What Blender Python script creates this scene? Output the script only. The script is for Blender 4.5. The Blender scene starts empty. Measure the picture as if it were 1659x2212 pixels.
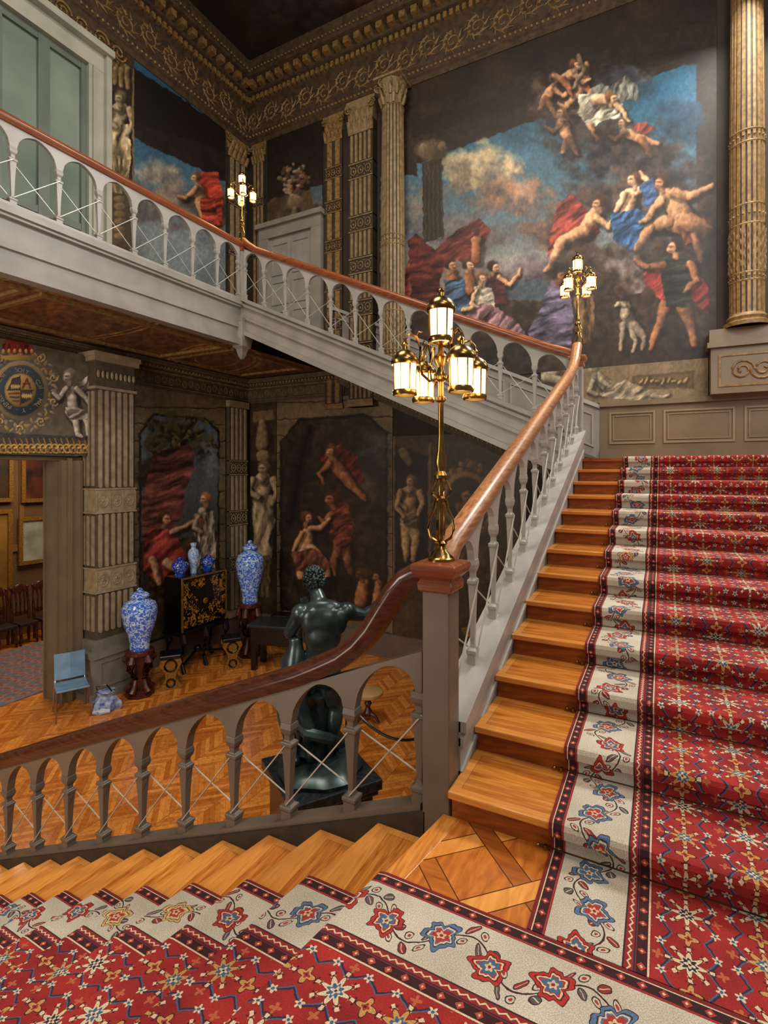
import bpy, math, random, bmesh
import numpy as np
from mathutils import Vector, Matrix
random.seed(7)
D=bpy.data; SC=bpy.context.scene; COL=SC.collection; PI=math.pi
F=1130.;CX=829.5;HY=1020.;ANG=math.radians(28);S=math.sin(ANG);C=math.cos(ANG);EYE=1.6
FZ=-2.3; XA=-9.0; YB=9.8; BZ=4.6; CZ=3.85; TOP=11.2
# ---------- positions measured on the photograph, turned into points on real planes
def onX(px,py,X):
    k=(px-CX)/F; Y=X*(C+S*k)/(C*k-S); d=-S*X+C*Y; return Vector((X,Y,EYE+(HY-py)/F*d))
def onY(px,py,Y):
    k=(px-CX)/F; X=Y*(C*k-S)/(C+S*k); d=-S*X+C*Y; return Vector((X,Y,EYE+(HY-py)/F*d))
def onZ(px,py,Z):
    d=(Z-EYE)*F/(HY-py); r=(px-CX)/F*d; return Vector((C*r-S*d,S*r+C*d,Z))
def proj(X,Y,Z):
    r=C*X+S*Y; d=-S*X+C*Y; return CX+F*r/d, HY-F*(Z-EYE)/d
def lin(c):
    return tuple((v/255/12.92 if v/255<=.04045 else ((v/255+.055)/1.055)**2.4) for v in c)
# ---------- materials
class E:
    def __init__(s,nt,k): s.nt=nt; s.k=k
    def m(s,op,b=None,c=None):
        n=s.nt.nodes.new('ShaderNodeMath'); n.operation=op
        for i,v in enumerate((s,b,c)):
            if v is None: continue
            if isinstance(v,E): s.nt.links.new(v.k,n.inputs[i])
            else: n.inputs[i].default_value=v
        return E(s.nt,n.outputs[0])
    def __add__(s,o): return s.m('ADD',o)
    __radd__=__add__
    def __mul__(s,o): return s.m('MULTIPLY',o)
    __rmul__=__mul__
    def __sub__(s,o): return s.m('SUBTRACT',o)
    def __rsub__(s,o): return s.m('MULTIPLY',-1.)+o
    def __truediv__(s,o): return s.m('DIVIDE',o)
    def gt(s,o): return s.m('GREATER_THAN',o)
    def lt(s,o): return s.m('LESS_THAN',o)
    def fr(s): return s.m('FRACT')
    def fl(s): return s.m('FLOOR')
    def ab(s): return s.m('ABSOLUTE')
    def sin(s): return s.m('SINE')
    def cos(s): return s.m('COSINE')
    def mn(s,o): return s.m('MINIMUM',o)
    def mx(s,o): return s.m('MAXIMUM',o)
def rad(a,b): return (a*a+b*b).m('SQRT')
def ath(a,b): return a.m('ARCTAN2',b)
def hsh(a): return ((a*12.9898).sin()*43758.5).fr()
def colmix(nt,fac,a,b):
    n=nt.nodes.new('ShaderNodeMix'); n.data_type='RGBA'
    nt.links.new(fac.k,n.inputs[0])
    for i,v in ((6,a),(7,b)):
        if isinstance(v,tuple): n.inputs[i].default_value=(*v,1)
        else: nt.links.new(v,n.inputs[i])
    return n.outputs[2]
def newmat(name,rough=.5,metal=0):
    m=D.materials.new(name); m.use_nodes=True; nt=m.node_tree; b=nt.nodes['Principled BSDF']
    b.inputs['Roughness'].default_value=rough; b.inputs['Metallic'].default_value=metal
    return m,nt,b
def coords(nt,kind='Object'):
    tc=nt.nodes.new('ShaderNodeTexCoord'); sp=nt.nodes.new('ShaderNodeSeparateXYZ')
    nt.links.new(tc.outputs[kind],sp.inputs[0]); return tc,[E(nt,o) for o in sp.outputs]
def noise(nt,tc,scale=(1,1,1),sc=8,detail=4,dist=0,kind='Object'):
    mp=nt.nodes.new('ShaderNodeMapping'); mp.inputs['Scale'].default_value=scale
    nt.links.new(tc.outputs[kind],mp.inputs[0]); n=nt.nodes.new('ShaderNodeTexNoise')
    n.inputs['Scale'].default_value=sc; n.inputs['Detail'].default_value=detail; n.inputs['Distortion'].default_value=dist
    nt.links.new(mp.outputs[0],n.inputs['Vector']); return E(nt,n.outputs[0])
def bump(nt,b,h,strength=.3,dist=.01):
    n=nt.nodes.new('ShaderNodeBump'); n.inputs['Strength'].default_value=strength; n.inputs['Distance'].default_value=dist
    nt.links.new(h.k,n.inputs['Height']); nt.links.new(n.outputs[0],b.inputs['Normal'])
def M(name,c,rough=.5,metal=0,c2=None,sc=8,bp=0,stretch=(1,1,1),emis=0):
    m,nt,b=newmat(name,rough,metal)
    c2=c2 or tuple(v*.88 for v in c); tc,_=coords(nt)
    n=noise(nt,tc,stretch,sc,4)
    f=((n-.32)*2.8).mx(0.).mn(1.)
    o=colmix(nt,f,lin(c2),lin(c)); nt.links.new(o,b.inputs['Base Color'])
    if bp: bump(nt,b,n,bp,.006)
    if emis: b.inputs['Emission Color'].default_value=(*lin(c),1); b.inputs['Emission Strength'].default_value=emis
    return m
def mat_attr(name,rough=.6):
    m,nt,b=newmat(name,rough); a=nt.nodes.new('ShaderNodeAttribute'); a.attribute_name='Col'
    nt.links.new(a.outputs['Color'],b.inputs['Base Color']); return m
m_paint=mat_attr('painted_plaster',.5)
m_grey=M('warm_grey_paint',(150,143,134),.38,sc=3); m_taupe_shade=M('taupe_and_shaded_grey',(110,95,80),.4,sc=3)  # taupe is the grey balustrade paint darkened to stand in for shade
m_white=M('pale_grey_paint',(162,157,149),.36,sc=3); m_dado=M('dado_paint',(122,103,78),.42,sc=2)
m_dadod=M('dado_moulding',(150,129,100),.42,sc=2)
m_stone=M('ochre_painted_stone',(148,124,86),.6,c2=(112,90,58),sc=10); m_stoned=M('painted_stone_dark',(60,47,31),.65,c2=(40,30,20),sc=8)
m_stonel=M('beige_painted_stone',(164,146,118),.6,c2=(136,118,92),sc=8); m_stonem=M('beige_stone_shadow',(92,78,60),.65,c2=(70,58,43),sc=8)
m_gold=M('painted_gilding',(150,116,68),.55,c2=(104,78,42),sc=16); m_golddk=M('cornice_brown',(84,64,39),.6,c2=(52,39,24),sc=10)
m_gilt=M('gilt',(180,130,54),.42,.5,c2=(116,78,28),sc=30)
m_brass=M('aged_brass',(176,142,84),.24,1,c2=(104,76,36),sc=10)
m_rod=M('dull_brass_rod',(96,70,36),.5,.8,c2=(60,40,20))
m_bronze=M('dark_bronze',(76,90,90),.3,.6,c2=(34,44,44),sc=5)
m_black=M('black_lacquer',(24,20,18),.25,c2=(12,10,10)); m_blackst=M('black_marble',(46,50,54),.25,c2=(24,27,30),sc=20)
m_carved=M('carved_rosewood',(92,40,28),.35,c2=(46,18,14),sc=20,bp=.4)
m_wallA=M('dark_taupe_plaster',(54,43,31),.7,c2=(38,30,23),sc=2)  # dark taupe base colour of the hall walls
m_wire=M('white_wire',(196,190,178),.35,.2)
def woodm(name,c1,c2,stretch,rough=.3,sc=6,dist=.4):
    m,nt,b=newmat(name,rough); tc,_=coords(nt); n=noise(nt,tc,stretch,sc,5,dist)
    f=((n-.3)*2.5).mx(0.).mn(1.); o=colmix(nt,f,lin(c2),lin(c1)); nt.links.new(o,b.inputs['Base Color']); return m
m_rail=woodm('mahogany_handrail',(146,80,44),(104,50,26),(.7,14,14),.28,3)
m_railx=woodm('worn_wood_handrail',(176,124,82),(122,74,44),(.6,18,18),.34,3)
m_raild=woodm('dark_mahogany',(90,48,31),(56,27,16),(.6,16,16),.2,3)
def treadm(name,ax,D0):
    m,nt,b=newmat(name,.2); tc,(x,y,z)=coords(nt)
    st=(1.2,16,14) if ax==0 else (16,1.2,14)
    oi=nt.nodes.new('ShaderNodeObjectInfo'); rnd=E(nt,oi.outputs['Random'])
    n=noise(nt,tc,st,2.2,6,1.6); f=((n-.34)*3).mx(0.).mn(1.)
    o=colmix(nt,f,lin((166,90,26)),lin((220,146,64)))
    o=colmix(nt,rnd*.4,o,lin((146,74,24)))
    ex=x.mn(y+.03) if ax==0 else y.ab().mn(x.ab())
    ex=ex.mn((D0-y) if ax==0 else (D0-x.ab()))
    o=colmix(nt,ex.lt(.05)*.35,o,lin((230,160,80)))
    ln=ex.gt(.048)*ex.lt(.051); o=colmix(nt,ln*.6,o,lin((120,58,16)))
    nt.links.new(o,b.inputs['Base Color']); return m
m_tread=treadm('oak_tread_inlaid',0,.383); m_tread2=treadm('oak_tread_inlaid_lower',1,.35)
m_riser=woodm('oak_riser',(170,88,28),(112,52,15),(1.5,9,9),.35,3)
def floorm():
    m,nt,b=newmat('chevron_parquet',.18); tc,(x,y,z)=coords(nt)
    bx=x/.62; s=(bx.fr()-.5).ab()*.62; t=(y+s)/.085; idx=t.fl()+bx.fl()*17.
    side=(bx.fr()).gt(.5); h2=hsh(idx+side*7.3)
    o=colmix(nt,h2,lin((176,94,30)),lin((228,146,64)))
    n=noise(nt,tc,(3,3,3),6,5,1); o=colmix(nt,((n-.45)*2).mx(0.).mn(.5),o,lin((120,60,20)))
    g=t.fr().lt(.05).mx(bx.fr().lt(.012)); o=colmix(nt,g*.7,o,lin((90,44,16)))
    nt.links.new(o,b.inputs['Base Color']); return m
m_floor=floorm()
def parqm():
    m,nt,b=newmat('panel_parquet',.24); tc,(x,y,z)=coords(nt)
    p=(x+y)*.7071+.27; q=(x-y)*.7071-.16; c=.31; w=.08
    ip=(p/c+.5).fl(); iq=(q/c+.5).fl(); dp=p-ip*c; dq=q-iq*c
    n=noise(nt,tc,(10,2,4),3,5,.8); f=((n-.3)*2.4).mx(0.).mn(1.)
    n2=noise(nt,tc,(2,10,4),3,5,.8); f2=((n2-.3)*2.4).mx(0.).mn(1.)
    o=colmix(nt,f,lin((158,84,28)),lin((206,124,50)))
    inP=dp.ab().lt(w/2); inQ=dq.ab().lt(w/2)
    alt=((ip+iq)/2.).fr().ab().gt(.25)
    hp=hsh(ip*3.+(q/c).fl()*7.); hq=hsh(iq*5.+(p/c).fl()*3.+1.)
    oP=colmix(nt,f2,lin((146,76,26)),lin((194,114,44))); oP=colmix(nt,hp*.7,oP,lin((122,62,22)))
    oQ=colmix(nt,f,lin((204,126,50)),lin((238,172,88))); oQ=colmix(nt,hq*.35,oQ,lin((196,110,40)))
    o=colmix(nt,inP,o,oP); o=colmix(nt,inQ*(1-inP*alt),o,oQ)
    eP=(dp.ab()-w/2).ab().lt(.0022)*(1-inQ*(1-alt)); eQ=(dq.ab()-w/2).ab().lt(.0022)*(1-inP*alt)
    o=colmix(nt,eP.mx(eQ),o,lin((64,30,12)))
    nt.links.new(o,b.inputs['Base Color']); return m
m_parq=parqm()
def carpetm(name,Wd):
    m,nt,b=newmat(name,.95); tc,(u,v0,z)=coords(nt,'UV')
    v=v0.mn(Wd-v0)
    wn=noise(nt,tc,(1,1,1),22,2,0,'UV'); wn2=noise(nt,tc,(1.3,1.1,1),17,2,0.5,'UV')
    vg=v; u=u+(wn-.5)*.016; v=v+(wn2-.5)*.014
    cs=.215; fv=(v-.385)/cs; row=fv.fl(); fu=u/cs+(row*.5)
    a=(fu.fr()-.5)*cs; bb=(fv.fr()-.5)*cs; r=rad(a,bb); th=ath(bb,a); h=hsh(fu.fl()*3.1+row*7.7)
    nz=noise(nt,tc,(1,1,1),4,3,0,'UV')
    red=colmix(nt,((nz-.35)*2.5).mx(0.).mn(1.),lin((138,20,22)),lin((188,44,38)))
    cream=lin((222,200,164)); gold=lin((200,150,84)); navy=lin((34,38,62)); blue=lin((60,98,132)); mar=lin((76,14,20))
    o=red
    zz=((u/.1075).fr()-.5).ab()*.075; o=colmix(nt,((bb.ab()-.09)+zz).ab().lt(.0036),o,navy)
    o=colmix(nt,((bb.ab()-.0835)+zz).ab().lt(.0022),o,blue)
    ring=(r-.064-(th*4.).cos()*.006).ab().lt(.003)*((th*8.).cos().gt(-.2)); o=colmix(nt,ring,o,mar)
    tip=(r-.062).ab().lt(.007)*((th*8.).cos().gt(.72)); o=colmix(nt,tip,o,cream)
    o=colmix(nt,(r-.05).ab().lt(.0025)*((th*8.).cos().gt(.2)),o,gold)
    pet=colmix(nt,h.gt(.55),cream,gold)
    o=colmix(nt,r.lt((th*8.).cos()*.014+.040),o,mar); o=colmix(nt,r.lt((th*8.).cos()*.013+.036),o,pet)
    ctr=colmix(nt,h.gt(.35),navy,blue)
    o=colmix(nt,r.lt((th*8.).cos()*.005+.021),o,ctr)
    o=colmix(nt,r.lt((th*4.).cos()*.005+.011),o,cream); o=colmix(nt,r.lt(.004),o,mar)
    a2=a.ab()-.1075; r2=rad(a2,bb); t2=ath(bb,a2)
    o=colmix(nt,r2.lt((t2*4.).cos()*.010+.026),o,mar); o=colmix(nt,r2.lt((t2*4.).cos()*.009+.022),o,gold); o=colmix(nt,r2.lt((t2*4.).cos()*.003+.010),o,lin((176,34,30))); o=colmix(nt,r2.lt(.004),o,navy)
    b3=bb.ab()-.082; a3=a.ab()-.058; r3=rad(a3,b3); t3=ath(b3,a3)
    o=colmix(nt,r3.lt((t3*5.).cos()*.005+.012),o,cream); o=colmix(nt,r3.lt(.005),o,blue)
    b3=bb.ab()-.09; r3=rad(a,b3); t3=ath(b3,a); o=colmix(nt,r3.lt((t3*4.+.8).cos()*.006+.013),o,lin((190,96,60)))
    field=o
    P=.37; w=v-.06
    ivory=colmix(nt,((nz-.3)*2.).mx(0.).mn(1.),lin((190,178,158)),lin((222,212,194)))
    vc=(u*(2*PI/P)).sin()*.062+.12
    o=ivory
    dv=w-vc; blk=lin((58,34,34))
    o=colmix(nt,dv.ab().lt(.0032),o,blk)
    lp=P/7; la=((u/lp).fr()-.5)*lp; sg=((u/lp).fl().m('MODULO',2.).ab().gt(.5))*2.-1.
    lb=dv*sg-.030; ca=la*.8+lb*.6; cb=lb*.8-la*.6; hl=hsh((u/lp).fl()+3.)
    leafc=colmix(nt,hl.gt(.5),lin((150,44,40)),lin((96,84,82)))
    o=colmix(nt,rad(ca/.012,cb/.027).lt(1.),o,blk); o=colmix(nt,rad(ca/.009,cb/.023).lt(1.),o,leafc); o=colmix(nt,ca.ab().lt(.0012)*cb.ab().lt(.02),o,ivory)
    lb2=dv*sg+.028; r5=rad(la-.008,lb2); o=colmix(nt,(r5-.014).ab().lt(.002)*(la.gt(-.006)),o,blk); o=colmix(nt,r5.lt(.006),o,lin((176,48,40)))
    fa=((u/(P/2)+.5).fr()-.5)*(P/2); sd=((u/(P/2)+.5).fl().m('MODULO',2.).ab().gt(.5))*2.-1.
    fb=w-.12-(sd*.018); rf=rad(fa,fb); tf=ath(fb,fa); hf=hsh((u/(P/2)+.5).fl()+1.7)
    sh=(tf*5.+hf*6.).cos()*.010+(tf*3.).cos()*.006+(tf*11.+hf*9.).cos()*.004
    c1=colmix(nt,hf.gt(.42),lin((184,44,34)),lin((84,116,150))); c1=colmix(nt,hf.gt(.82),c1,lin((206,168,100)))
    c2=colmix(nt,hf.gt(.5),lin((66,104,136)),lin((180,50,38)))
    o=colmix(nt,rf.lt(sh+.057),o,blk); o=colmix(nt,rf.lt(sh+.0535),o,c1)
    o=colmix(nt,(rf-(sh*.8+.040)).ab().lt(.002),o,blk); o=colmix(nt,(rf-(sh*.7+.034)).ab().lt(.003),o,cream)
    o=colmix(nt,rf.lt(sh*.5+.027),o,c2); o=colmix(nt,rf.lt((tf*5.).cos()*.004+.014),o,lin((216,190,150))); o=colmix(nt,rf.lt(.006),o,lin((150,30,30)))
    white=o
    v=vg
    g=((u/.06).fr()-.5).ab()*.06
    o=colmix(nt,(g+(v-.034).ab()).lt(.015),lin((50,16,20)),lin((176,52,44)))
    o=colmix(nt,(g+(v-.034).ab()).lt(.006),o,cream)
    o=colmix(nt,v.lt(.014),o,lin((120,26,30))); o=colmix(nt,(v-.016).ab().lt(.002),o,cream); o=colmix(nt,(v-.055).ab().lt(.0035),o,lin((168,44,40)))
    guard=o
    zv=((u/.03).fr()-.5).ab()*.02
    o=colmix(nt,((v-.325)+zv).ab().lt(.003),lin((150,34,32)),cream)
    o=colmix(nt,(v-.303).ab().lt(.003),o,blk); o=colmix(nt,(v-.335).ab().lt(.0025),o,navy)
    o=colmix(nt,v.gt(.34)*v.lt(.372),o,lin((54,16,20))); o=colmix(nt,(g+(v-.356).ab()).lt(.014),o,lin((190,70,50))); o=colmix(nt,(g+(v-.356).ab()).lt(.005),o,cream)
    o=colmix(nt,(v-.376).ab().lt(.003),o,cream)
    inner=o
    o=colmix(nt,v.gt(.06),guard,white); o=colmix(nt,v.gt(.30),o,inner); o=colmix(nt,v.gt(.383),o,field)
    pn=noise(nt,tc,(1,1,1),240,2,0,'UV'); o=colmix(nt,((pn-.38)*1.8).mx(0.).mn(.36),o,lin((36,14,14)))
    nt.links.new(o,b.inputs['Base Color']); bump(nt,b,pn,.4,.004); return m
m_carpet=carpetm('patterned_wool_carpet',2.42)
def bluem(name,dens,cb=(34,70,160)):
    m,nt,b=newmat(name,.12); tc,(x,y,z)=coords(nt); n=noise(nt,tc,(1,1,1),16,3,1.6); n2=noise(nt,tc,(1,1,1),40,2,1)
    o=colmix(nt,(n+(n2*.3)).gt(dens),lin((186,208,236)),lin(cb))
    bd=(z*9.).fr().lt(.06); o=colmix(nt,bd,o,lin(cb)); nt.links.new(o,b.inputs['Base Color']); return m
m_blue=bluem('blue_and_white_porcelain',.64,(56,104,200)); m_blued=bluem('deep_blue_porcelain',.55,(36,64,170)); m_bluel=bluem('pale_blue_porcelain',.72,(70,130,200))
def lacqm():
    m,nt,b=newmat('black_gold_lacquer',.25); tc,_=coords(nt); n=noise(nt,tc,(1,1,1),11,8,1.8); n2=noise(nt,tc,(1,1,1),3,2,0)
    f=n.gt(.53)*n2.gt(.46); o=colmix(nt,f,lin((26,19,15)),lin((172,118,44))); nt.links.new(o,b.inputs['Base Color']); return m
m_lacq=lacqm()
m_glass=M('warm_lantern_glass',(255,222,168),.4,c2=(255,200,130),sc=14,emis=2.2)
# ---------- mesh builder
def emp(name,loc=(0,0,0),rz=0,label=None,cat=None,group=None):
    o=D.objects.new(name,None); o.location=loc; o.rotation_euler=(0,0,rz); COL.objects.link(o); o.empty_display_size=.1
    return tag(o,label,cat,group)
def tag(o,label=None,cat=None,group=None,kind=None):
    if label: o['label']=label
    if cat: o['category']=cat
    if group: o['group']=group
    if kind: o['kind']=kind
    return o
class MB:
    def __init__(s): s.v=[]; s.f=[]
    def add(s,vs,fs):
        n=len(s.v); s.v+=[tuple(v) for v in vs]; s.f+=[tuple(i+n for i in f) for f in fs]; return s
    def box(s,x0,x1,y0,y1,z0,z1):
        return s.add([(x,y,z) for x in (x0,x1) for y in (y0,y1) for z in (z0,z1)],[(0,1,3,2),(4,6,7,5),(0,4,5,1),(2,3,7,6),(0,2,6,4),(1,5,7,3)])
    def prism(s,poly,f,a,b):
        n=len(poly); vs=[f(p,q,a) for p,q in poly]+[f(p,q,b) for p,q in poly]
        fs=[tuple(range(n))[::-1],tuple(range(n,2*n))]+[(i,(i+1)%n,n+(i+1)%n,n+i) for i in range(n)]
        return s.add(vs,fs)
    def lathe(s,prof,c=(0,0,0),seg=24,fl=None,a0=0,a1=2*PI):
        n=len(prof); full=abs(a1-a0-2*PI)<1e-6; m=seg if full else seg+1; vs=[]
        for j in range(m):
            t=a0+(a1-a0)*j/seg
            for r,z in prof:
                rr=r*(fl(t,z) if fl else 1); vs.append((c[0]+rr*math.cos(t),c[1]+rr*math.sin(t),c[2]+z))
        fs=[]
        for j in range(seg):
            k=(j+1)%m
            for i in range(n-1): fs.append((j*n+i,k*n+i,k*n+i+1,j*n+i+1))
        return s.add(vs,fs)
    def tube(s,pts,r,seg=6,cap=True):
        pts=[Vector(p) for p in pts]; n=len(pts); vs=[]
        for i,p in enumerate(pts):
            t=(pts[min(i+1,n-1)]-pts[max(i-1,0)]); t=t.normalized() if t.length>1e-9 else Vector((0,0,1))
            u=t.cross(Vector((0,0,1)))
            if u.length<.1: u=t.cross(Vector((1,0,0)))
            u.normalize(); w=t.cross(u); rr=r[i] if isinstance(r,(list,tuple)) else r
            for j in range(seg):
                a=2*PI*j/seg; vs.append(p+u*(rr*math.cos(a))+w*(rr*math.sin(a)))
        fs=[(i*seg+j,i*seg+(j+1)%seg,(i+1)*seg+(j+1)%seg,(i+1)*seg+j) for i in range(n-1) for j in range(seg)]
        if cap: fs+= [tuple(range(seg))[::-1],tuple(range((n-1)*seg,n*seg))]
        return s.add(vs,fs)
    def sweep(s,pts,prof,side=(0,1,0)):
        side=Vector(side); pts=[Vector(p) for p in pts]; n=len(pts); k=len(prof); vs=[]
        for i,p in enumerate(pts):
            t=(pts[min(i+1,n-1)]-pts[max(i-1,0)]).normalized(); up=t.cross(side)
            if up.length<.05: up=Vector((0,0,1))
            up.normalize()
            if up.z<-1e-3: up=-up
            for a,b in prof: vs.append(p+side*a+up*b)
        fs=[(i*k+j,i*k+(j+1)%k,(i+1)*k+(j+1)%k,(i+1)*k+j) for i in range(n-1) for j in range(k)]+[tuple(range(k))[::-1],tuple(range((n-1)*k,n*k))]
        return s.add(vs,fs)
    def ball(s,c,r,sq=(1,1,1),seg=10):
        pr=[(r*math.sin(PI*i/seg),-r*math.cos(PI*i/seg)) for i in range(seg+1)]
        n0=len(s.v); s.lathe([(a*1,b*sq[2]) for a,b in pr],c,seg+2)
        for i in range(n0,len(s.v)):
            v=s.v[i]; s.v[i]=(c[0]+(v[0]-c[0])*sq[0],c[1]+(v[1]-c[1])*sq[1],v[2])
        return s
    def loft(s,levels,c=(0,0)):
        vs=[]
        for z,hx,hy in levels: vs+=[(c[0]-hx,c[1]-hy,z),(c[0]+hx,c[1]-hy,z),(c[0]+hx,c[1]+hy,z),(c[0]-hx,c[1]+hy,z)]
        n=len(levels); fs=[(i*4+j,i*4+(j+1)%4,i*4+4+(j+1)%4,i*4+4+j) for i in range(n-1) for j in range(4)]+[(3,2,1,0),(n*4-4,n*4-3,n*4-2,n*4-1)]
        return s.add(vs,fs)
    def build(s,name,mat,parent=None,smooth=False,loc=(0,0,0),w=False,bevel=0):
        vs=s.v
        if w and parent:
            L=parent.location; vs=[(a-L.x,b-L.y,c-L.z) for a,b,c in vs]
        me=D.meshes.new(name); me.from_pydata(vs,[],s.f); me.update()
        bm=bmesh.new(); bm.from_mesh(me); bmesh.ops.recalc_face_normals(bm,faces=bm.faces); bm.to_mesh(me); bm.free()
        if mat: me.materials.append(mat)
        if smooth:
            me.polygons.foreach_set('use_smooth',[True]*len(me.polygons))
            try: me.set_sharp_from_angle(angle=math.radians(40))
            except Exception: pass
        o=D.objects.new(name,me); o.location=loc; COL.objects.link(o)
        if parent: o.parent=parent
        if bevel:
            md=o.modifiers.new('bevel','BEVEL'); md.width=bevel; md.segments=2; md.limit_method='ANGLE'
        return o
def cp(o,parent,loc=None,rz=None):
    c=o.copy(); COL.objects.link(c); c.parent=parent
    if loc is not None: c.location=loc
    if rz is not None: c.rotation_euler=(0,0,rz)
    for ch in list(o.children): cp(ch,c)
    return c
def struct(o): o['kind']='structure'; return o
def W(pl,a,o,z): return (XA+o,a,z) if pl=='A' else (a,YB-o,z)
def pbox(mb,pl,a0,a1,o0,o1,z0,z1):
    p=W(pl,a0,o0,z0); q=W(pl,a1,o1,z1)
    return mb.box(min(p[0],q[0]),max(p[0],q[0]),min(p[1],q[1]),max(p[1],q[1]),z0,z1)
# ---------- painter (colours laid on dense wall grids)
_T=np.random.default_rng(3).random((256,256))
def vn(x,y):
    xi=np.floor(x).astype(int); yi=np.floor(y).astype(int); fx=x-xi; fy=y-yi; fx=fx*fx*(3-2*fx); fy=fy*fy*(3-2*fy)
    a=_T[xi&255,yi&255]; b=_T[(xi+1)&255,yi&255]; c=_T[xi&255,(yi+1)&255]; d=_T[(xi+1)&255,(yi+1)&255]
    return (a*(1-fx)+b*fx)*(1-fy)+(c*(1-fx)+d*fx)*fy
def fbm(x,y,n=4):
    t=0;a=.5
    for i in range(n): t=t+a*vn(x+i*17.3,y+i*9.1); x=x*2.03;y=y*2.03;a*=.5
    return t/(1-.5**n)
A3=lambda c: np.array(c,float)/255.
class Paint:
    def __init__(s,x,y,warp=0):
        if warp: x,y=x+(fbm(x/11+3,y/11,2)-.5)*warp*2.2, y+(fbm(x/11+40,y/11+7,2)-.5)*warp*2.2
        s.x=x;s.y=y;s.c=np.tile(A3((60,48,38)),(len(x),1)); s.mus=(fbm(x/6.5,y/8,3)-.5)*.5; s.wp=warp
    def sel(s,x0,x1,y0,y1): return np.nonzero((s.x>x0)&(s.x<x1)&(s.y>y0)&(s.y<y1))[0]
    def put(s,i,m,c):
        m=m[:,None]; s.c[i]=s.c[i]*(1-m)+c*m
    def ell(s,cx,cy,rx,ry,c,ang=0,a=1,soft=.25,sh=.4):
        R=max(rx,ry)*1.25+3; i=s.sel(cx-R,cx+R,cy-R,cy+R)
        if not len(i): return
        dx=s.x[i]-cx; dy=s.y[i]-cy; t=math.radians(ang); u=dx*math.cos(t)+dy*math.sin(t); v=-dx*math.sin(t)+dy*math.cos(t)
        q=np.sqrt((u/rx)**2+(v/ry)**2); m=np.clip((1+soft/2-q)/soft,0,1)*a
        s.put(i,m,A3(c)*(1+sh*(-(dx/R)*.7-(dy/R)*.8))[:,None])
    def limb(s,pts,c,sh=.55,shadow=True):
        if s.wp and shadow and pts[0][2]>2.5:
            s._limb([(x+r*.35+1,y+r*.5+1,r*1.15+2) for x,y,r in pts],(26,16,12),0,.5,4.5)
        s._limb(pts,c,sh,1,2.4)
    def _limb(s,pts,c,sh,al,so):
        for (x0,y0,r0),(x1,y1,r1) in zip(pts[:-1],pts[1:]):
            R=max(r0,r1)+2+so; i=s.sel(min(x0,x1)-R,max(x0,x1)+R,min(y0,y1)-R,max(y0,y1)+R)
            if not len(i): continue
            dx=x1-x0;dy=y1-y0;L=dx*dx+dy*dy+1e-6; t=np.clip(((s.x[i]-x0)*dx+(s.y[i]-y0)*dy)/L,0,1)
            ex=s.x[i]-x0-t*dx; ey=s.y[i]-y0-t*dy; r=r0+(r1-r0)*t; r=r*(1+(.10*np.sin(t*PI) if r0>4 else 0)); q=np.hypot(ex,ey); m=np.clip((r+so/2-q)/so,0,1)*al
            g=np.clip(1+sh*(-ex/r*.75-ey/r*.65)-.3*(q/r)**2+(s.mus[i] if sh else 0),.12,1.45)[:,None]
            cc=A3(c)*g
            if sh: cc=cc*np.stack([np.ones(len(i)),.94+.06*g[:,0],.9+.1*g[:,0]],1)
            s.put(i,m,cc)
    def poly(s,pts,c,fold=0,fa=0,fs=7,a=1,c2=None,mot=0):
        xs=[p[0] for p in pts]; ys=[p[1] for p in pts]; i=s.sel(min(xs)-1,max(xs)+1,min(ys)-1,max(ys)+1)
        if not len(i): return
        x=s.x[i];y=s.y[i]; ins=np.zeros(len(i),bool); n=len(pts)
        for k in range(n):
            x0,y0=pts[k];x1,y1=pts[(k+1)%n]
            if y0==y1: continue
            ins^=((y0>y)!=(y1>y))&(x<(x1-x0)*(y-y0)/(y1-y0)+x0)
        cc=np.tile(A3(c),(len(i),1))
        if c2 is not None:
            t=np.clip((y-min(ys))/(max(ys)-min(ys)+1e-6),0,1)[:,None]; cc=cc*(1-t)+A3(c2)*t
        if fold:
            t=math.radians(fa); xx=x+14*fbm(x/30,y/30,2); yy=y+14*fbm(x/30+9,y/30,2)
            w=fbm((xx*math.cos(t)+yy*math.sin(t))/fs*1.1,(-xx*math.sin(t)+yy*math.cos(t))/(fs*5),3)
            cc=cc*np.clip(1+fold*5.2*(w-.52),.18,1.7)[:,None]
        if mot: cc=cc*(1+mot*(fbm(x/12,y/12,4)-.5)*2)[:,None]
        s.put(i,ins.astype(float)*a,cc)
    def line(s,pts,w,c): s._limb([(x,y,w) for x,y in pts],c,0,1,1.2)
    def cloud(s,cx,cy,rx,ry,c1,c2,a=1,sd=0):
        R=1.5; i=s.sel(cx-rx*R,cx+rx*R,cy-ry*R,cy+ry*R)
        if not len(i): return
        x=s.x[i];y=s.y[i]; n=fbm(x/34+sd,y/26+sd,5); q=np.hypot((x-cx)/rx,(y-cy)/ry)+ (n-.5)*1.5
        m=np.clip((1-q)/.5,0,1)*a; t=np.clip(.5+(y-cy)/ry*.55+(fbm(x/18+sd,y/16,4)-.5)*2.2,0,1)[:,None]
        s.put(i,m,A3(c1)*(1-t)+A3(c2)*t)
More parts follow.
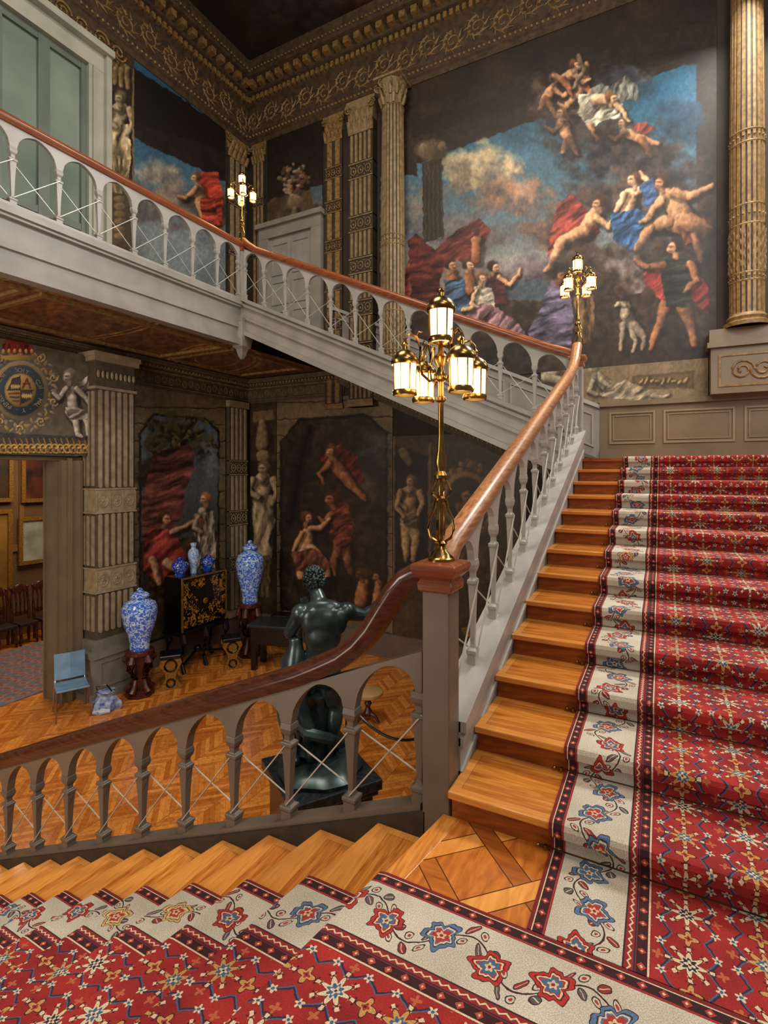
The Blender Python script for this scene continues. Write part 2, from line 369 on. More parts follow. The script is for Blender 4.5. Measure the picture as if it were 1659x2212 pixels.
    def head(s,x,y,r,c,hair,dx=0,dy=0):
        s._limb([(x-dx*2,y+r*.5,r*.45),(x-dx*4,y+r*1.6,r*.5)],tuple(v*.8 for v in c),.3,1,1.6)
        s.ell(x-dx*.35*r,y-.28*r+dy,r*1.12,r*1.1,hair,soft=.4); s.ell(x-dx*.9*r,y+.1*r,r*.5,r*.6,tuple(v*.8 for v in hair),soft=.5)
        s.ell(x+dx*.32*r,y+.18*r,r*.66,r*.84,c,ang=-12*dx,soft=.35,sh=.7)
        s.ell(x+dx*.42*r,y-.02*r,r*.5,r*.15,tuple(v*.42 for v in c),soft=.8,a=.85); s.ell(x+dx*.75*r,y+.28*r,r*.14,r*.22,tuple(min(255,v*1.1) for v in c),soft=.6); s.ell(x+dx*.55*r,y+.62*r,r*.24,r*.10,(120,46,40),soft=.8,a=.9)
def painted(name,P0,U,V,nu,nv,fn,parent=None,bright=1.0,warp=0):
    P0=np.array(P0,float);U=np.array(U,float);V=np.array(V,float)
    a,b=np.meshgrid(np.linspace(0,1,nu),np.linspace(0,1,nv)); a=a.ravel();b=b.ravel()
    p=P0+a[:,None]*U+b[:,None]*V; X,Y=proj(p[:,0],p[:,1],p[:,2]); pt=Paint(X,Y,warp); fn(pt)
    if warp>2:
        g=pt.c.reshape(nv,nu,3); q=g.copy()
        for _ in range(2):
            e=np.pad(q,((1,1),(1,1),(0,0)),'edge'); q=(e[1:-1,1:-1]*2+e[:-2,1:-1]+e[2:,1:-1]+e[1:-1,:-2]+e[1:-1,2:])/6
        g=g*.45+q*.55; L=g.mean(2,keepdims=True); g=L+(g-L)*.84; pt.c=g.reshape(-1,3)
        pt.c=pt.c*(.82+.34*fbm(X/4.5+Y/14,Y/7-X/12,3))[:,None]*(.82+.36*fbm(X/70,Y/70,2))[:,None]*A3((255,248,232))
    c=np.clip(pt.c,0,1)**2.2*bright; rgba=np.ones((len(a),4)); rgba[:,:3]=np.clip(c,0,1)
    me=D.meshes.new(name); me.vertices.add(len(p)); me.vertices.foreach_set('co',p.ravel())
    i=np.arange(nu*nv).reshape(nv,nu); q=np.stack([i[:-1,:-1],i[:-1,1:],i[1:,1:],i[1:,:-1]],-1).reshape(-1,4); nf=len(q)
    me.loops.add(nf*4); me.loops.foreach_set('vertex_index',q.ravel()); me.polygons.add(nf); me.polygons.foreach_set('loop_start',np.arange(nf)*4)
    try: me.polygons.foreach_set('loop_total',np.full(nf,4))
    except Exception: pass
    me.update(calc_edges=True)
    at=me.color_attributes.new('Col','FLOAT_COLOR','POINT'); at.data.foreach_set('color',rgba.ravel().astype(np.float32))
    me.materials.append(m_paint); o=D.objects.new(name,me); COL.objects.link(o)
    if parent: o.parent=parent
    return o
def wallpaint(name,pl,px0,px1,z0,z1,off,fn,step=1.6,label=None,cat='painting',group=None,bright=1.0,warp=3.2):
    if pl=='A': a0=onX(px0,500,XA+off).y; a1=onX(px1,500,XA+off).y
    else: a0=onY(px0,500,YB-off).x; a1=onY(px1,500,YB-off).x
    p=W(pl,a0,off,z0); q=W(pl,a1,off,z0); nu=max(20,int((px1-px0)/step))
    dmid=-S*(p[0]+q[0])/2+C*(p[1]+q[1])/2; nv=max(20,int((z1-z0)*F/dmid/step))
    o=painted(name,p,(q[0]-p[0],q[1]-p[1],0),(0,0,z1-z0),nu,nv,fn,None,bright,warp)
    if label: tag(o,label,cat,group)
    return o
SK=(208,150,108); SKP=(222,176,138); SKD=(164,102,66)
# ---------- room shell
XR=3.2; Y0=-3.0
struct(MB().box(XA-.5,XR,Y0,YB,FZ-.2,FZ).build('floor',m_floor))
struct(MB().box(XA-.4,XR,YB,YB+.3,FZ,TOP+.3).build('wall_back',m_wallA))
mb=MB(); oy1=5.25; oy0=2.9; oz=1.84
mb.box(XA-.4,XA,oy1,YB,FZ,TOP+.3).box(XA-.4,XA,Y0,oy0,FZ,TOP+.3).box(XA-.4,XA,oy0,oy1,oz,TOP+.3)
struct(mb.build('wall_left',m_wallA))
def p_ceil(P):
    n=fbm(P.x/70,P.y/60,5)[:,None]; P.c=A3((24,18,16))*(1-n)+A3((70,52,44))*n
    P.cloud(640,30,90,50,(66,66,86),(30,28,38),.8); P.cloud(760,-10,80,40,(90,62,50),(40,26,22),.8,3)
    P.cloud(600,40,40,16,(84,62,52),(40,30,30),.8,5); P.cloud(690,10,40,14,(60,66,100),(34,34,50),.8,7)
struct(painted('ceiling',(XA,Y0,TOP),(XR-XA,0,0),(0,YB-Y0,0),220,240,p_ceil,None,1,4))
# ---------- entablatures
def ent(pl,a0,a1,z0,z1,out,name,sc=True,mat=m_golddk,matd=m_gold,dent=True):
    h=z1-z0; prof=[(0,0),(.04,0),(.04,.07),(.08,.09),(.08,.16),(.05,.18),(.05,.55),(.12,.58),(.12,.68),(.2,.70),(.22,.80),(.42,.83),(.46,.92),(.5,1.0),(0,1.0)]
    mb=MB(); mb.prism([(o*2*out,z0+z*h) for o,z in prof],lambda p,q,t:W(pl,t,p,q),a0,a1)
    r=struct(mb.build(name,mat))
    mb=MB(); L=a1-a0
    if dent:
        n=int(L/(h*.08))
        for i in range(n):
            a=a0+(i+.2)*L/n; pbox(mb,pl,a,a+L/n*.55,.12*2*out,.19*2*out,z0+.59*h,z0+.66*h)
        n=int(L/(h*.16))
        for i in range(n):
            a=a0+(i+.25)*L/n; pbox(mb,pl,a,a+L/n*.5,.2*2*out,.36*2*out,z0+.73*h,z0+.81*h)
    if sc:
        c=h*.30; n=int(L/c)
        for i in range(n):
            ac=a0+(i+.5)*L/n; zc=z0+.365*h+h*.03*(1 if i%2 else -1); sg=1 if i%2 else -1; pts=[]
            for k in range(24):
                t=k/23; an=PI*sg*(.5)+sg*t*3.3*PI; R=h*.13*(1-t*.82); pts.append(W(pl,ac+R*math.cos(an),.10*out+.004,zc+sg*R*math.sin(an)))
            mb.tube(pts,[h*.012*(1-.4*k/23) for k in range(24)],4)
            for q in range(9):
                an=q*.7+i; mb.tube([W(pl,ac+h*.09*math.cos(an),.1*out,zc+h*.09*math.sin(an)),W(pl,ac+h*.165*math.cos(an+.5),.1*out+.015,zc+h*.165*math.sin(an+.5))],[h*.015,h*.003],4)
        n=int(L/(h*.06))
        for i in range(n):
            a=a0+(i+.5)*L/n; mb.ball(W(pl,a,.09*2*out,z0+.125*h),h*.018,seg=4)
            mb.ball(W(pl,a,.47*2*out,z0+.88*h),h*.015,seg=4)
    struct(mb.build(name,matd)); return r
ent('B',XA,XR,9.55,TOP,.5,'trim_1'); ent('A',Y0+3,YB,9.55,TOP,.5,'trim_2')
# ---------- upper wall paintings
def p_big(P):
    x,y=P.x,P.y; n=fbm(x/60,y/60,4)[:,None]; P.c=A3((36,26,20))*(1-n)+A3((64,46,33))*n
    P.poly([(820,250),(1545,40),(1545,150),(900,330),(900,420),(820,500)],(50,38,29),mot=.3)
    P.poly([(890,260),(1500,90),(1500,118),(890,300)],(42,32,25))
    P.poly([(1500,140),(1548,130),(1548,760),(1520,760)],(52,41,32),mot=.3)
    i=P.sel(820,1510,120,720); xx=x[i];yy=y[i]
    edge=np.maximum(330-(xx-965)*.37,140); ins=((xx>822)&(yy>np.where(xx<900,380,edge))&(xx<1505))
    t=np.clip((yy-200)/420,0,1)[:,None]; sky=A3((34,90,130))*(1-t)+A3((124,142,152))*t
    t2=np.clip((yy-470)/150,0,1)[:,None]; sky=sky*(1-t2)+A3((144,126,122))*t2; sky=sky*(.85+.3*fbm(xx/40,yy/30,4))[:,None]
    P.put(i,ins.astype(float),sky)
    for cx,cy,rx,ry,c1,c2,sd in [(1040,380,110,62,(206,180,134),(110,98,96),1),(1000,355,60,30,(222,200,156),(140,126,112),5),(1110,430,110,50,(172,126,100),(100,82,82),2),(890,470,80,70,(150,130,120),(80,90,106),3),
        (1200,500,90,60,(140,104,88),(88,70,72),4),(1020,500,120,50,(120,112,116),(94,84,90),6),(1180,590,120,40,(112,98,106),(70,66,82),7),(1350,170,80,40,(82,86,96),(44,48,60),15),(1480,260,60,60,(34,72,104),(26,46,68),18)]: P.cloud(cx,cy,rx,ry,c1,c2,.95,sd)
    for cx,cy,rx,ry,c1,c2,sd in [(1230,230,110,70,(112,90,76),(42,35,38),8),(1300,330,130,80,(84,70,68),(34,29,34),9),(1420,360,120,80,(76,64,64),(36,31,36),10),(1330,430,140,70,(98,78,72),(44,35,36),11),(1480,480,110,90,(82,64,52),(38,30,28),12),(1250,520,80,70,(106,80,68),(58,45,44),13),(1300,610,150,70,(80,60,50),(40,31,30),14),(1450,560,100,70,(70,54,46),(36,28,28),16)]: P.cloud(cx,cy,rx,ry,c1,c2,.97,sd)
    P.poly([(820,650),(900,640),(1100,625),(1200,610),(1300,640),(1545,620),(1545,790),(820,820)],(64,49,40),c2=(42,31,24),mot=.6)
    P.poly([(1080,620),(1150,600),(1230,612),(1200,650),(1080,650)],(66,78,92),mot=.3)
    P.poly([(912,350),(955,340),(958,510),(915,525)],(52,43,34))
    for k in range(5): P.line([(918+k*9,352),(919+k*9,515)],1.4,(84,70,52))
    P.ell(934,325,34,22,(92,76,54),soft=.4); P.ell(915,318,9,9,(120,100,74)); P.ell(955,316,9,9,(120,100,74))
    P.poly([(835,655),(872,610),(880,560),(940,540),(985,500),(1035,470),(1060,498),(1040,540),(1020,590),(990,560),(960,580),(940,640),(900,668),(860,680)],(118,52,44),.36,60,8)
    P.poly([(880,520),(900,505),(960,560),(945,640),(890,660)],(90,36,32),.33,80,7)
    P.limb([(1030,520,11),(1028,560,10)],SKD); P.ell(1030,500,8,9,(86,46,32))
    P.limb([(975,590,11),(985,630,14),(990,670,15)],SKD); P.poly([(960,605),(1000,600),(1015,660),(1000,710),(960,690)],(58,82,114),.38,70,6); P.head(975,572,11,SK,(70,44,30),1)
    P.limb([(1012,590,9),(1018,625,12)],SKD); P.head(1012,572,10,SKP,(84,56,38),1)
    P.limb([(1070,600,12),(1075,640,14)],(70,40,36)); P.limb([(1078,600,6),(1100,615,5),(1120,595,4),(1124,580,3)],SK); P.head(1068,578,11,SK,(50,32,26),1)
    P.poly([(1050,602),(1090,610),(1095,655),(1055,660)],(78,36,40),.3,80)
    P.limb([(1040,625,12),(1045,655,14)],SKP); P.poly([(1022,618),(1062,622),(1072,665),(1030,672)],(206,196,184),.3,70,5); P.limb([(1030,628,5),(1018,655,5),(1040,668,4)],SKP)
    P.poly([(1010,668),(1060,655),(1110,690),(1145,735),(1100,735),(1040,715),(1005,695)],(152,110,126),.4,30,7); P.head(1042,600,11,SKP,(120,84,52),.5)
    P.limb([(1020,665,6),(1000,668,4)],SKP)
    P.limb([(1205,610,14),(1200,640,18)],(96,78,96)); P.poly([(1180,625),(1228,620),(1240,680),(1235,745),(1160,752),(1140,720),(1165,670)],(88,80,108),.4,75,8); P.head(1208,594,11,SKD,(64,42,30),1)
    P.poly([(1240,640),(1280,636),(1285,690),(1275,740),(1245,742)],(100,74,48),.4,0,6)
    P.poly([(1205,440),(1238,418),(1262,450),(1300,500),(1262,520),(1215,500),(1195,540),(1180,560),(1190,500)],(146,56,48),.38,50,7)
    P.limb([(1285,460,12),(1262,498,14),(1215,520,11),(1190,575,7),(1178,586,4)],SK); P.limb([(1290,470,7),(1315,490,6),(1330,470,4)],SK); P.head(1292,438,12,SK,(76,46,32),-1)
    P.limb([(1362,420,14),(1355,455,15)],SKP); P.limb([(1375,415,7),(1400,395,6),(1385,372,4)],SKP); P.limb([(1350,420,7),(1330,455,5)],SKP); P.head(1368,388,12,SKP,(90,60,40),-1)
    P.poly([(1318,462),(1378,450),(1412,490),(1400,540),(1360,545),(1325,520)],(46,84,136),.38,50,7); P.poly([(1380,400),(1410,385),(1420,430),(1395,450)],(46,70,112),.35,60)
    P.limb([(1440,420,16),(1465,450,24),(1480,490,24)],(186,134,94)); P.limb([(1480,490,18),(1440,480,16),(1405,490,12),(1380,530,7),(1372,540,4)],(180,128,88)); P.limb([(1455,415,10),(1490,425,8),(1530,405,6),(1540,398,4)],(180,128,90)); P.limb([(1430,430,9),(1400,470,7),(1385,480,5)],(180,128,90)); P.head(1428,395,13,(190,136,96),(70,44,30),-1)
    P.poly([(1462,490),(1520,470),(1528,510),(1480,530)],(110,58,46),.35,20); P.limb([(1490,480,20),(1525,495,14)],(150,102,70))
    P.limb([(1500,510,9),(1515,560,7)],(150,102,70))
    P.limb([(1440,650,13),(1425,700,9),(1408,740,6),(1404,756,4)],SKD); P.limb([(1475,660,14),(1490,700,10),(1500,745,6)],SKD)
    P.poly([(1390,590),(1430,570),(1500,575),(1530,620),(1530,680),(1490,640),(1430,650),(1395,625)],(138,44,46),.38,40,8)
    P.poly([(1430,556),(1490,552),(1500,600),(1490,665),(1440,662),(1428,610)],(42,48,40),.35,80,8); P.limb([(1434,572,8),(1400,578,6),(1372,562,4)],SKD); P.limb([(1492,570,9),(1505,605,7),(1480,630,5)],SKD)
    P.head(1456,532,14,SK,(48,34,28),-1)
    P.limb([(1352,680,13),(1368,710,11),(1372,735,5),(1368,760,3)],(160,144,122)); P.limb([(1345,700,7),(1342,735,4),(1340,758,3)],(160,144,122)); P.limb([(1372,700,9),(1390,730,6),(1388,756,3)],(134,118,98)); P.limb([(1352,680,9),(1350,658,7),(1335,656,4),(1328,660,3)],(174,158,134)); P.limb([(1356,652,3),(1362,664,3)],(110,92,74))
    P.limb([(1335,625,9),(1345,640,8)],(70,48,36)); P.ell(1400,640,16,22,(64,44,36))
    for g in [((1240,215),(1262,180),(1268,135),1),((1195,190),(1180,215),(1165,235),-1),((1215,265),(1228,300),(1215,330),1),((1350,285),(1385,300),(1420,310),1),((1240,160),(1215,170),(1195,165),-1)]:
        (a,b),(c,d),(e,f),sg=g; P.limb([(a,b,11),(c,d,10),(e,f,5)],SK); P.limb([(a,b,6),(a-20*sg,b+18,5),(a-34*sg,b+10,3)],SK); P.limb([(c,d,8),(c+14,d+22,6),(c+20,d+36,3)],SKD); P.head(a-4*sg,b-20,10,SKP,(120,78,46),-sg)
    P.limb([(1250,120,4),(1262,150,6),(1240,190,4)],(130,110,90))
    P.poly([(1310,190),(1350,165),(1378,185),(1380,220),(1350,215),(1330,235)],(124,126,120),.35,20,5); P.poly([(1270,195),(1300,180),(1330,190),(1310,205)],(112,114,108),.35,20,5)
    P.poly([(1250,205),(1290,200),(1345,225),(1340,255),(1300,262),(1275,280),(1250,250)],(186,180,164),.35,50,6); P.limb([(1290,215,12),(1322,215,9)],SKP); P.limb([(1320,215,6),(1345,240,5),(1360,262,3)],SKP); P.head(1322,212,11,SKP,(130,90,54),1); P.limb([(1275,270,6),(1290,300,4)],SK)
    P.poly([(1360,270),(1395,262),(1415,280),(1385,290)],(140,64,54),.35,30)
    for cx,cy,rx,ry,sd,al in [(1235,310,50,28,31,.7),(1400,545,60,30,32,.6),(1240,560,60,34,33,.7),(1060,725,90,24,34,.5),(1480,690,60,40,35,.55),(1310,290,50,24,36,.7),(1180,250,40,40,37,.6),(900,660,50,30,38,.6),(1420,330,50,24,39,.7),(1520,520,30,60,40,.7),(1330,540,40,20,41,.6),(960,690,50,24,42,.6)]: P.cloud(cx,cy,rx,ry,(86,70,60),(38,30,28),al,sd)
wallpaint('mural','B',820,1548,3.42,9.55,.02,p_big,1.4,'huge mural of figures among clouds on upper wall right of the painted columns')
def p_up2(P):
    x,y=P.x,P.y; t=np.clip((y-300)/200,0,1)[:,None]; P.c=(A3((44,96,140))*(1-t)+A3((120,138,150))*t)
    P.poly([(280,150),(500,300),(500,400),(286,296)],(38,29,23),mot=.3); P.poly([(280,140),(500,285),(500,330),(280,262)],(28,21,18))
    P.cloud(330,380,60,34,(190,180,166),(120,116,120),1,2); P.cloud(370,440,60,50,(160,142,130),(96,86,90),1,4); P.cloud(300,440,50,50,(140,130,128),(90,88,96),1,6); P.cloud(460,450,60,60,(92,72,62),(52,40,38),1,7)
    P.poly([(418,375),(470,370),(482,420),(478,500),(440,480),(430,430)],(160,50,34),.4,70,7)
    P.limb([(428,410,12),(436,445,11),(450,490,9)],SK); P.poly([(432,430),(462,425),(478,500),(440,500)],(166,54,36),.4,80,6); P.limb([(425,408,6),(402,428,5),(386,422,3)],SK); P.head(422,384,9,SKP,(120,76,44),-1)
    P.c*=.9
wallpaint('mural','A',289,487,BZ,9.55,.02,p_up2,1.5,'upper left mural with a red-robed figure on a cloud beside the balcony')
def statue(P,cx,y0,y1,c=(150,134,112),dark=(52,42,34),robe=True,bg=True):
    h=(y1-y0); u=h/8
    if bg: P.poly([(cx-u*1.5,y0),(cx+u*1.5,y0),(cx+u*1.5,y1),(cx-u*1.5,y1)],dark,mot=.25)
    P.limb([(cx-.3*u,y0+4*u,.58*u),(cx-.35*u,y0+6*u,.38*u),(cx-.4*u,y1-.2*u,.24*u)],c); P.limb([(cx+.35*u,y0+4*u,.56*u),(cx+.5*u,y0+5.9*u,.38*u),(cx+.3*u,y1-.2*u,.24*u)],c)
    P.limb([(cx,y0+1.75*u,.78*u),(cx-.05*u,y0+2.7*u,.58*u),(cx,y0+3.7*u,.68*u)],c)
    if robe: P.poly([(cx-.85*u,y0+3*u),(cx+.75*u,y0+2.8*u),(cx+1.0*u,y0+5*u),(cx+.75*u,y1),(cx-.85*u,y1),(cx-.75*u,y0+5*u)],tuple(v*.92 for v in c),.5,10,u*.4)
    else: P.poly([(cx-.75*u,y0+3.6*u),(cx+.75*u,y0+3.5*u),(cx+.5*u,y0+4.6*u),(cx-.5*u,y0+4.7*u)],tuple(v*.8 for v in c),.4,60,u*.3)
    P.limb([(cx-.85*u,y0+1.6*u,.3*u),(cx-1.15*u,y0+2.5*u,.25*u),(cx-.3*u,y0+3.1*u,.18*u)],c); P.limb([(cx+.85*u,y0+1.6*u,.3*u),(cx+1.2*u,y0+2.7*u,.25*u),(cx+.75*u,y0+3.6*u,.18*u)],c)
    P.limb([(cx,y0+1.2*u,.24*u),(cx,y0+1.5*u,.3*u)],c); P.head(cx,y0+.6*u,.46*u,c,tuple(v*.6 for v in c),-.6)
def p_cary(P):
    P.c[:]=A3((70,55,36)); P.c*=(.7+.6*fbm(P.x/8,P.y/8,4))[:,None]
    P.poly([(228,110),(285,148),(288,180),(226,140)],(124,100,64),.35,20,4)
    for k in range(4): P.limb([(236+k*13,150,7),(234+k*14,178+k*4,5)],(134,110,72))
    statue(P,258,196,400,(160,142,112),(46,37,28)); P.poly([(236,330),(280,345),(274,420),(242,415)],(126,108,78),.4,0,5)
    for k in range(6): P.ell(258,430+k*16,12,7,(116,92,56))
    P.line([(226,120),(226,520)],2.5,(136,112,74)); P.line([(288,150),(288,540)],2.5,(124,102,66))
wallpaint('painted_caryatid','A',223,290,BZ,9.55,.03,p_cary,1.2,'painted grey draped caryatid figure between tall upper window and mural','painting',warp=2.2)
def p_urn(P):
    x,y=P.x,P.y; P.c[:]=A3((36,29,24)); P.c*=(.8+.5*fbm(x/20,y/20,4))[:,None]
    P.poly([(577,440),(585,430),(690,405),(697,412),(697,470),(577,490)],(80,66,46),mot=.3); P.poly([(670,405),(697,398),(697,440),(675,440)],(72,90,104))
    rg=random.Random(5)
    for k in range(90):
        a=rg.uniform(0,6.28); r=rg.uniform(0,1)**.6*36; P.ell(635+r*math.cos(a)*.9,388+r*math.sin(a),rg.uniform(2.5,6),rg.uniform(2.5,5),rg.choice([(120,100,80),(80,66,54),(156,128,108),(60,54,44),(110,60,50)]))
    P.ell(638,438,17,18,(112,96,72)); P.limb([(638,452,5),(638,464,9)],(98,84,66))
wallpaint('painted_flower_urn','B',577,697,6.9,9.55,.03,p_urn,1.4,'painted dark niche with an urn of flowers above the small upper door',warp=2.2)
def p_plinth(P):
    P.c[:]=A3((122,103,78)); P.c*=(.92+.16*fbm(P.x/20,P.y/14,3))[:,None]
    P.poly([(1365,812),(1500,800),(1500,838),(1365,842)],(88,71,48)); P.poly([(1372,818),(1494,806),(1494,832),(1372,836)],(102,84,58))
    for k in range(9): P.limb([(1382+k*12,826+3*math.sin(k*2),3),(1388+k*12,820-5*math.sin(k*1.7),2)],(160,128,82))
    c=(150,136,118)
    P.limb([(1290,812,11),(1310,832,12),(1340,842,11)],c); P.limb([(1282,822,6),(1272,845,5),(1290,852,4)],c); P.limb([(1300,822,6),(1325,842,5),(1300,852,4)],c)
    P.poly([(1315,832),(1350,820),(1400,842),(1445,860),(1400,866),(1330,862),(1300,856)],(142,128,110),.4,60,6); P.limb([(1410,856,5),(1436,858,4),(1446,852,3)],c); P.head(1282,794,13,c,(120,104,84),-.6)
    P.limb([(1200,800,12),(1180,815,10),(1215,822,7)],c)
wallpaint('painted_plinth','B',1168,1530,2.8,3.42,.03,p_plinth,1.3,'painted stone-coloured reclining figure on plinth below the big mural','painting',warp=2.1)
# ---------- pilasters and columns
def flutes(mb,pl,a0,a1,o,z0,z1,n,r):
    wv=(a1-a0)/n
    for i in range(n):
        a=a0+(i+.5)*wv; mb.prism([(-wv*.30,0),(-wv*.24,r),(wv*.24,r),(wv*.30,0)],lambda p,q,t,a=a:W(pl,a+p,o+q,t),z0,z1)
def pilaster(pl,a0,a1,z0,z1,dep,label,n=4,mats=None,dark=None,cap=True,group=None,bands=(.18,.5,.78)):
    mats=mats or (m_stone,m_stone)
    am=(a0+a1)/2; r=emp('pilaster',W(pl,am,0,z0),0,label,'pilaster',group); w=a1-a0; h=z1-z0
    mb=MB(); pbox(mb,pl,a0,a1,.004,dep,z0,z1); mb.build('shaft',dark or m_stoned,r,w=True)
    ch=min(h*.11,w*1.3) if cap else h*.03
    mb=MB(); ed=[0]+list(bands)+[1]; zz0=z0+w*.3; zz1=z1-ch
    for i in range(len(ed)-1):
        b0=zz0+(zz1-zz0)*ed[i]+(w*.32 if i else 0); b1=zz0+(zz1-zz0)*ed[i+1]-w*.32*(1 if i<len(ed)-2 else .1)
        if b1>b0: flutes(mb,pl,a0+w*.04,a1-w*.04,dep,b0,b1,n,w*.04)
        if i:
            zc=zz0+(zz1-zz0)*ed[i]; pbox(mb,pl,a0,a1,0.01,dep+w*.03,zc-w*.29,zc-w*.25); pbox(mb,pl,a0,a1,0.01,dep+w*.03,zc+w*.25,zc+w*.29)
            for q in (-.3,0,.3):
                pts=[W(pl,am+q*w+w*.11*math.cos(t*PI/5),dep+.01,zc+w*.14*math.sin(t*PI/5)) for t in range(11)]; mb.tube(pts,w*.02,5)
                mb.ball(W(pl,am+q*w,dep,zc),w*.04,seg=5)
            for q in (-.42,-.15,.15,.42):
                for s_ in (-.17,.17): mb.ball(W(pl,am+q*w,dep,zc+s_*w),w*.03,seg=4)
    mb.build('fluting',mats[0],r,w=True)
    mb=MB(); pbox(mb,pl,a0-w*.06,a1+w*.06,0.01,dep*1.35,z0,z0+w*.14); pbox(mb,pl,a0-w*.03,a1+w*.03,0.01,dep*1.2,z0+w*.14,z0+w*.26); mb.build('base',mats[0],r,w=True)
    mb=MB()
    if cap:
        mb.prism([(-w*.46,0),(-w*.56,ch*.9),(-w*.6,ch*.92),(-w*.6,ch),(w*.6,ch),(w*.6,ch*.92),(w*.56,ch*.9),(w*.46,0)],lambda p,q,t:W(pl,am+p,t,z1-ch+q),0.01,dep*1.1)
        for rw in (0,1):
            for k in range(5-rw):
                a=am+(k-(4-rw)/2)*w*.23; zb=z1-ch+rw*ch*.3
                mb.tube([W(pl,a,dep,zb),W(pl,a,dep+w*.06,zb+ch*.2),W(pl,a,dep+w*.14,zb+ch*.36),W(pl,a,dep+w*.19,zb+ch*.3)],[w*.06,w*.075,w*.055,w*.02],6)
        for sg in (-1,1):
            pts=[]
            for k in range(15):
                t=k/14; R=w*.17*(1-t*.8); an=PI/2+t*3*PI; pts.append(W(pl,am+sg*(w*.47-R*math.cos(an)),dep+w*.08,z1-ch*.26+R*math.sin(an)))
            mb.tube(pts,w*.032,5)
    else: pbox(mb,pl,a0-w*.05,a1+w*.05,0.01,dep*1.3,z1-ch,z1)
    mb.build('capital',mats[1],r,smooth=cap,w=True)
    return r
def YA(px,off=0): return onX(px,500,XA+off).y
def XBp(px,off=0): return onY(px,500,YB-off).x
pilaster('A',YA(489),YA(528),BZ,9.55,.06,'painted fluted pilaster at left of upper room corner',3,(m_stone,m_gold))
pilaster('B',XBp(549),XBp(574),BZ,9.55,.06,'narrow painted pilaster at right of upper room corner',3,(m_stone,m_gold))
pilaster('B',XBp(705),XBp(742),3.0,9.55,.06,'painted ornamental pilaster immediately right of upper door',2,(m_gold,m_gold),bands=(.15,.3,.45,.6,.75,.88))
pilaster('B',XBp(764),XBp(815),3.0,9.55,.2,'broad square fluted pilaster left of the round column',5,(m_stone,m_stone),bands=(.18,.34,.5,.66,.86))
def column(px0,px1,z0,z1,label,mat=m_stone,mat2=None):
    mat2=mat2 or m_stoned
    R0=(XBp(px1)-XBp(px0))/2*.88; xm=(XBp(px0)+XBp(px1))/2; yc=YB-.03-R0*1.0; r=emp('column',(xm,yc,z0),0,label,'column'); h=z1-z0; ch=R0*2.3
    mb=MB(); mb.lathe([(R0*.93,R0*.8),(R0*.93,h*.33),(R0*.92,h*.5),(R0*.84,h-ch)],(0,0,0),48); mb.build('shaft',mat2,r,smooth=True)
    mb=MB(); nf=20
    for k in range(nf):
        t0=k*2*PI/nf; dt=2*PI/nf*.29
        if math.sin(t0)>.55: continue
        lv=[(R0,R0*.85),(R0,h*.33),(R0*.99,h*.5),(R0*.9,h-ch)]
        for (ra,za),(rb,zb_) in zip(lv[:-1],lv[1:]):
            vs=[]
            for rr,zz in ((ra,za),(rb,zb_)):
                for q in (-dt*1.25,-dt,dt,dt*1.25): f_=.93 if abs(q)>dt else 1.0; vs.append((rr*f_*math.cos(t0+q),rr*f_*math.sin(t0+q),zz))
            mb.add(vs,[(0,1,5,4),(1,2,6,5),(2,3,7,6)])
    mb.build('fluting',mat,r)
    mb=MB()
    for zf in (.115,.135,.26,.31,.47,.5):
        mb.lathe([(R0*.96,h*zf-.02),(R0*1.03,h*zf),(R0*.96,h*zf+.02)],(0,0,0),32)
    for zf in (.285,.485,.125):
        for k in range(20):
            t=k*PI/10
            if math.sin(t)<.5: mb.ball((R0*math.cos(t),R0*math.sin(t),h*zf),R0*.08,(1,1,.9),6)
    for row in range(8):
        for k in range(14):
            t=(k+.5*(row%2))*PI/7; zz=h*(.148+.0135*row)
            if math.sin(t)<.3: mb.tube([(R0*.98*math.cos(t),R0*.98*math.sin(t),zz-.05),(R0*1.02*math.cos(t),R0*1.02*math.sin(t),zz),(R0*1.04*math.cos(t),R0*1.04*math.sin(t),zz+.04)],[R0*.02,R0*.07,R0*.015],5)
    mb.build('band_ornament',m_gold,r,smooth=True)
    mb=MB(); mb.lathe([(R0*1.35,0),(R0*1.38,R0*.25),(R0*1.2,R0*.32),(R0*1.1,R0*.45),(R0*1.2,R0*.6),(R0*1.05,R0*.75),(R0,R0*.85)],(0,0,0),32); mb.build('base',mat,r,smooth=True)
    mb=MB(); mb.lathe([(R0*.88,h-ch),(R0*.98,h-ch*.98),(R0*.88,h-ch*.94),(R0*.88,h-ch*.5),(R0*1.1,h-ch*.15),(R0*1.15,h-ch*.1)],(0,0,0),28)
    mb.box(-R0*1.22,R0*1.22,-R0*1.22,R0*.9,h-ch*.08,h)
    for rw in (0,1):
        for k in range(12):
            t=(k+rw*.5)*PI/6; zb=h-ch*.93+rw*ch*.3; P=[(R0*.88,0),(R0*1.0,ch*.2),(R0*1.18,ch*.33),(R0*1.24,ch*.26)]
            if math.sin(t)<.4: mb.tube([(q*math.cos(t),q*math.sin(t),zb+z) for q,z in P],[R0*.13,R0*.17,R0*.11,R0*.03],6)
    for t in (-PI*.8,-PI*.2,-PI*.62,-PI*.38):
        pts=[]
        for k in range(18):
            u=k/17; R=R0*.33*(1-.8*u); an=PI*.6+u*3.2*PI; q=R0*1.25-R*math.cos(an); pts.append((q*math.cos(t),q*math.sin(t),h-ch*.3+R*math.sin(an)))
        mb.tube(pts,R0*.065,6)
    mb.build('capital',m_stone,r,smooth=True)
    return r
column(836,888,3.2,9.55,'round fluted column with leafy capital at left edge of big mural')
column(1566,1652,3.78,9.55,'tall round fluted column right of the big mural',m_gold)
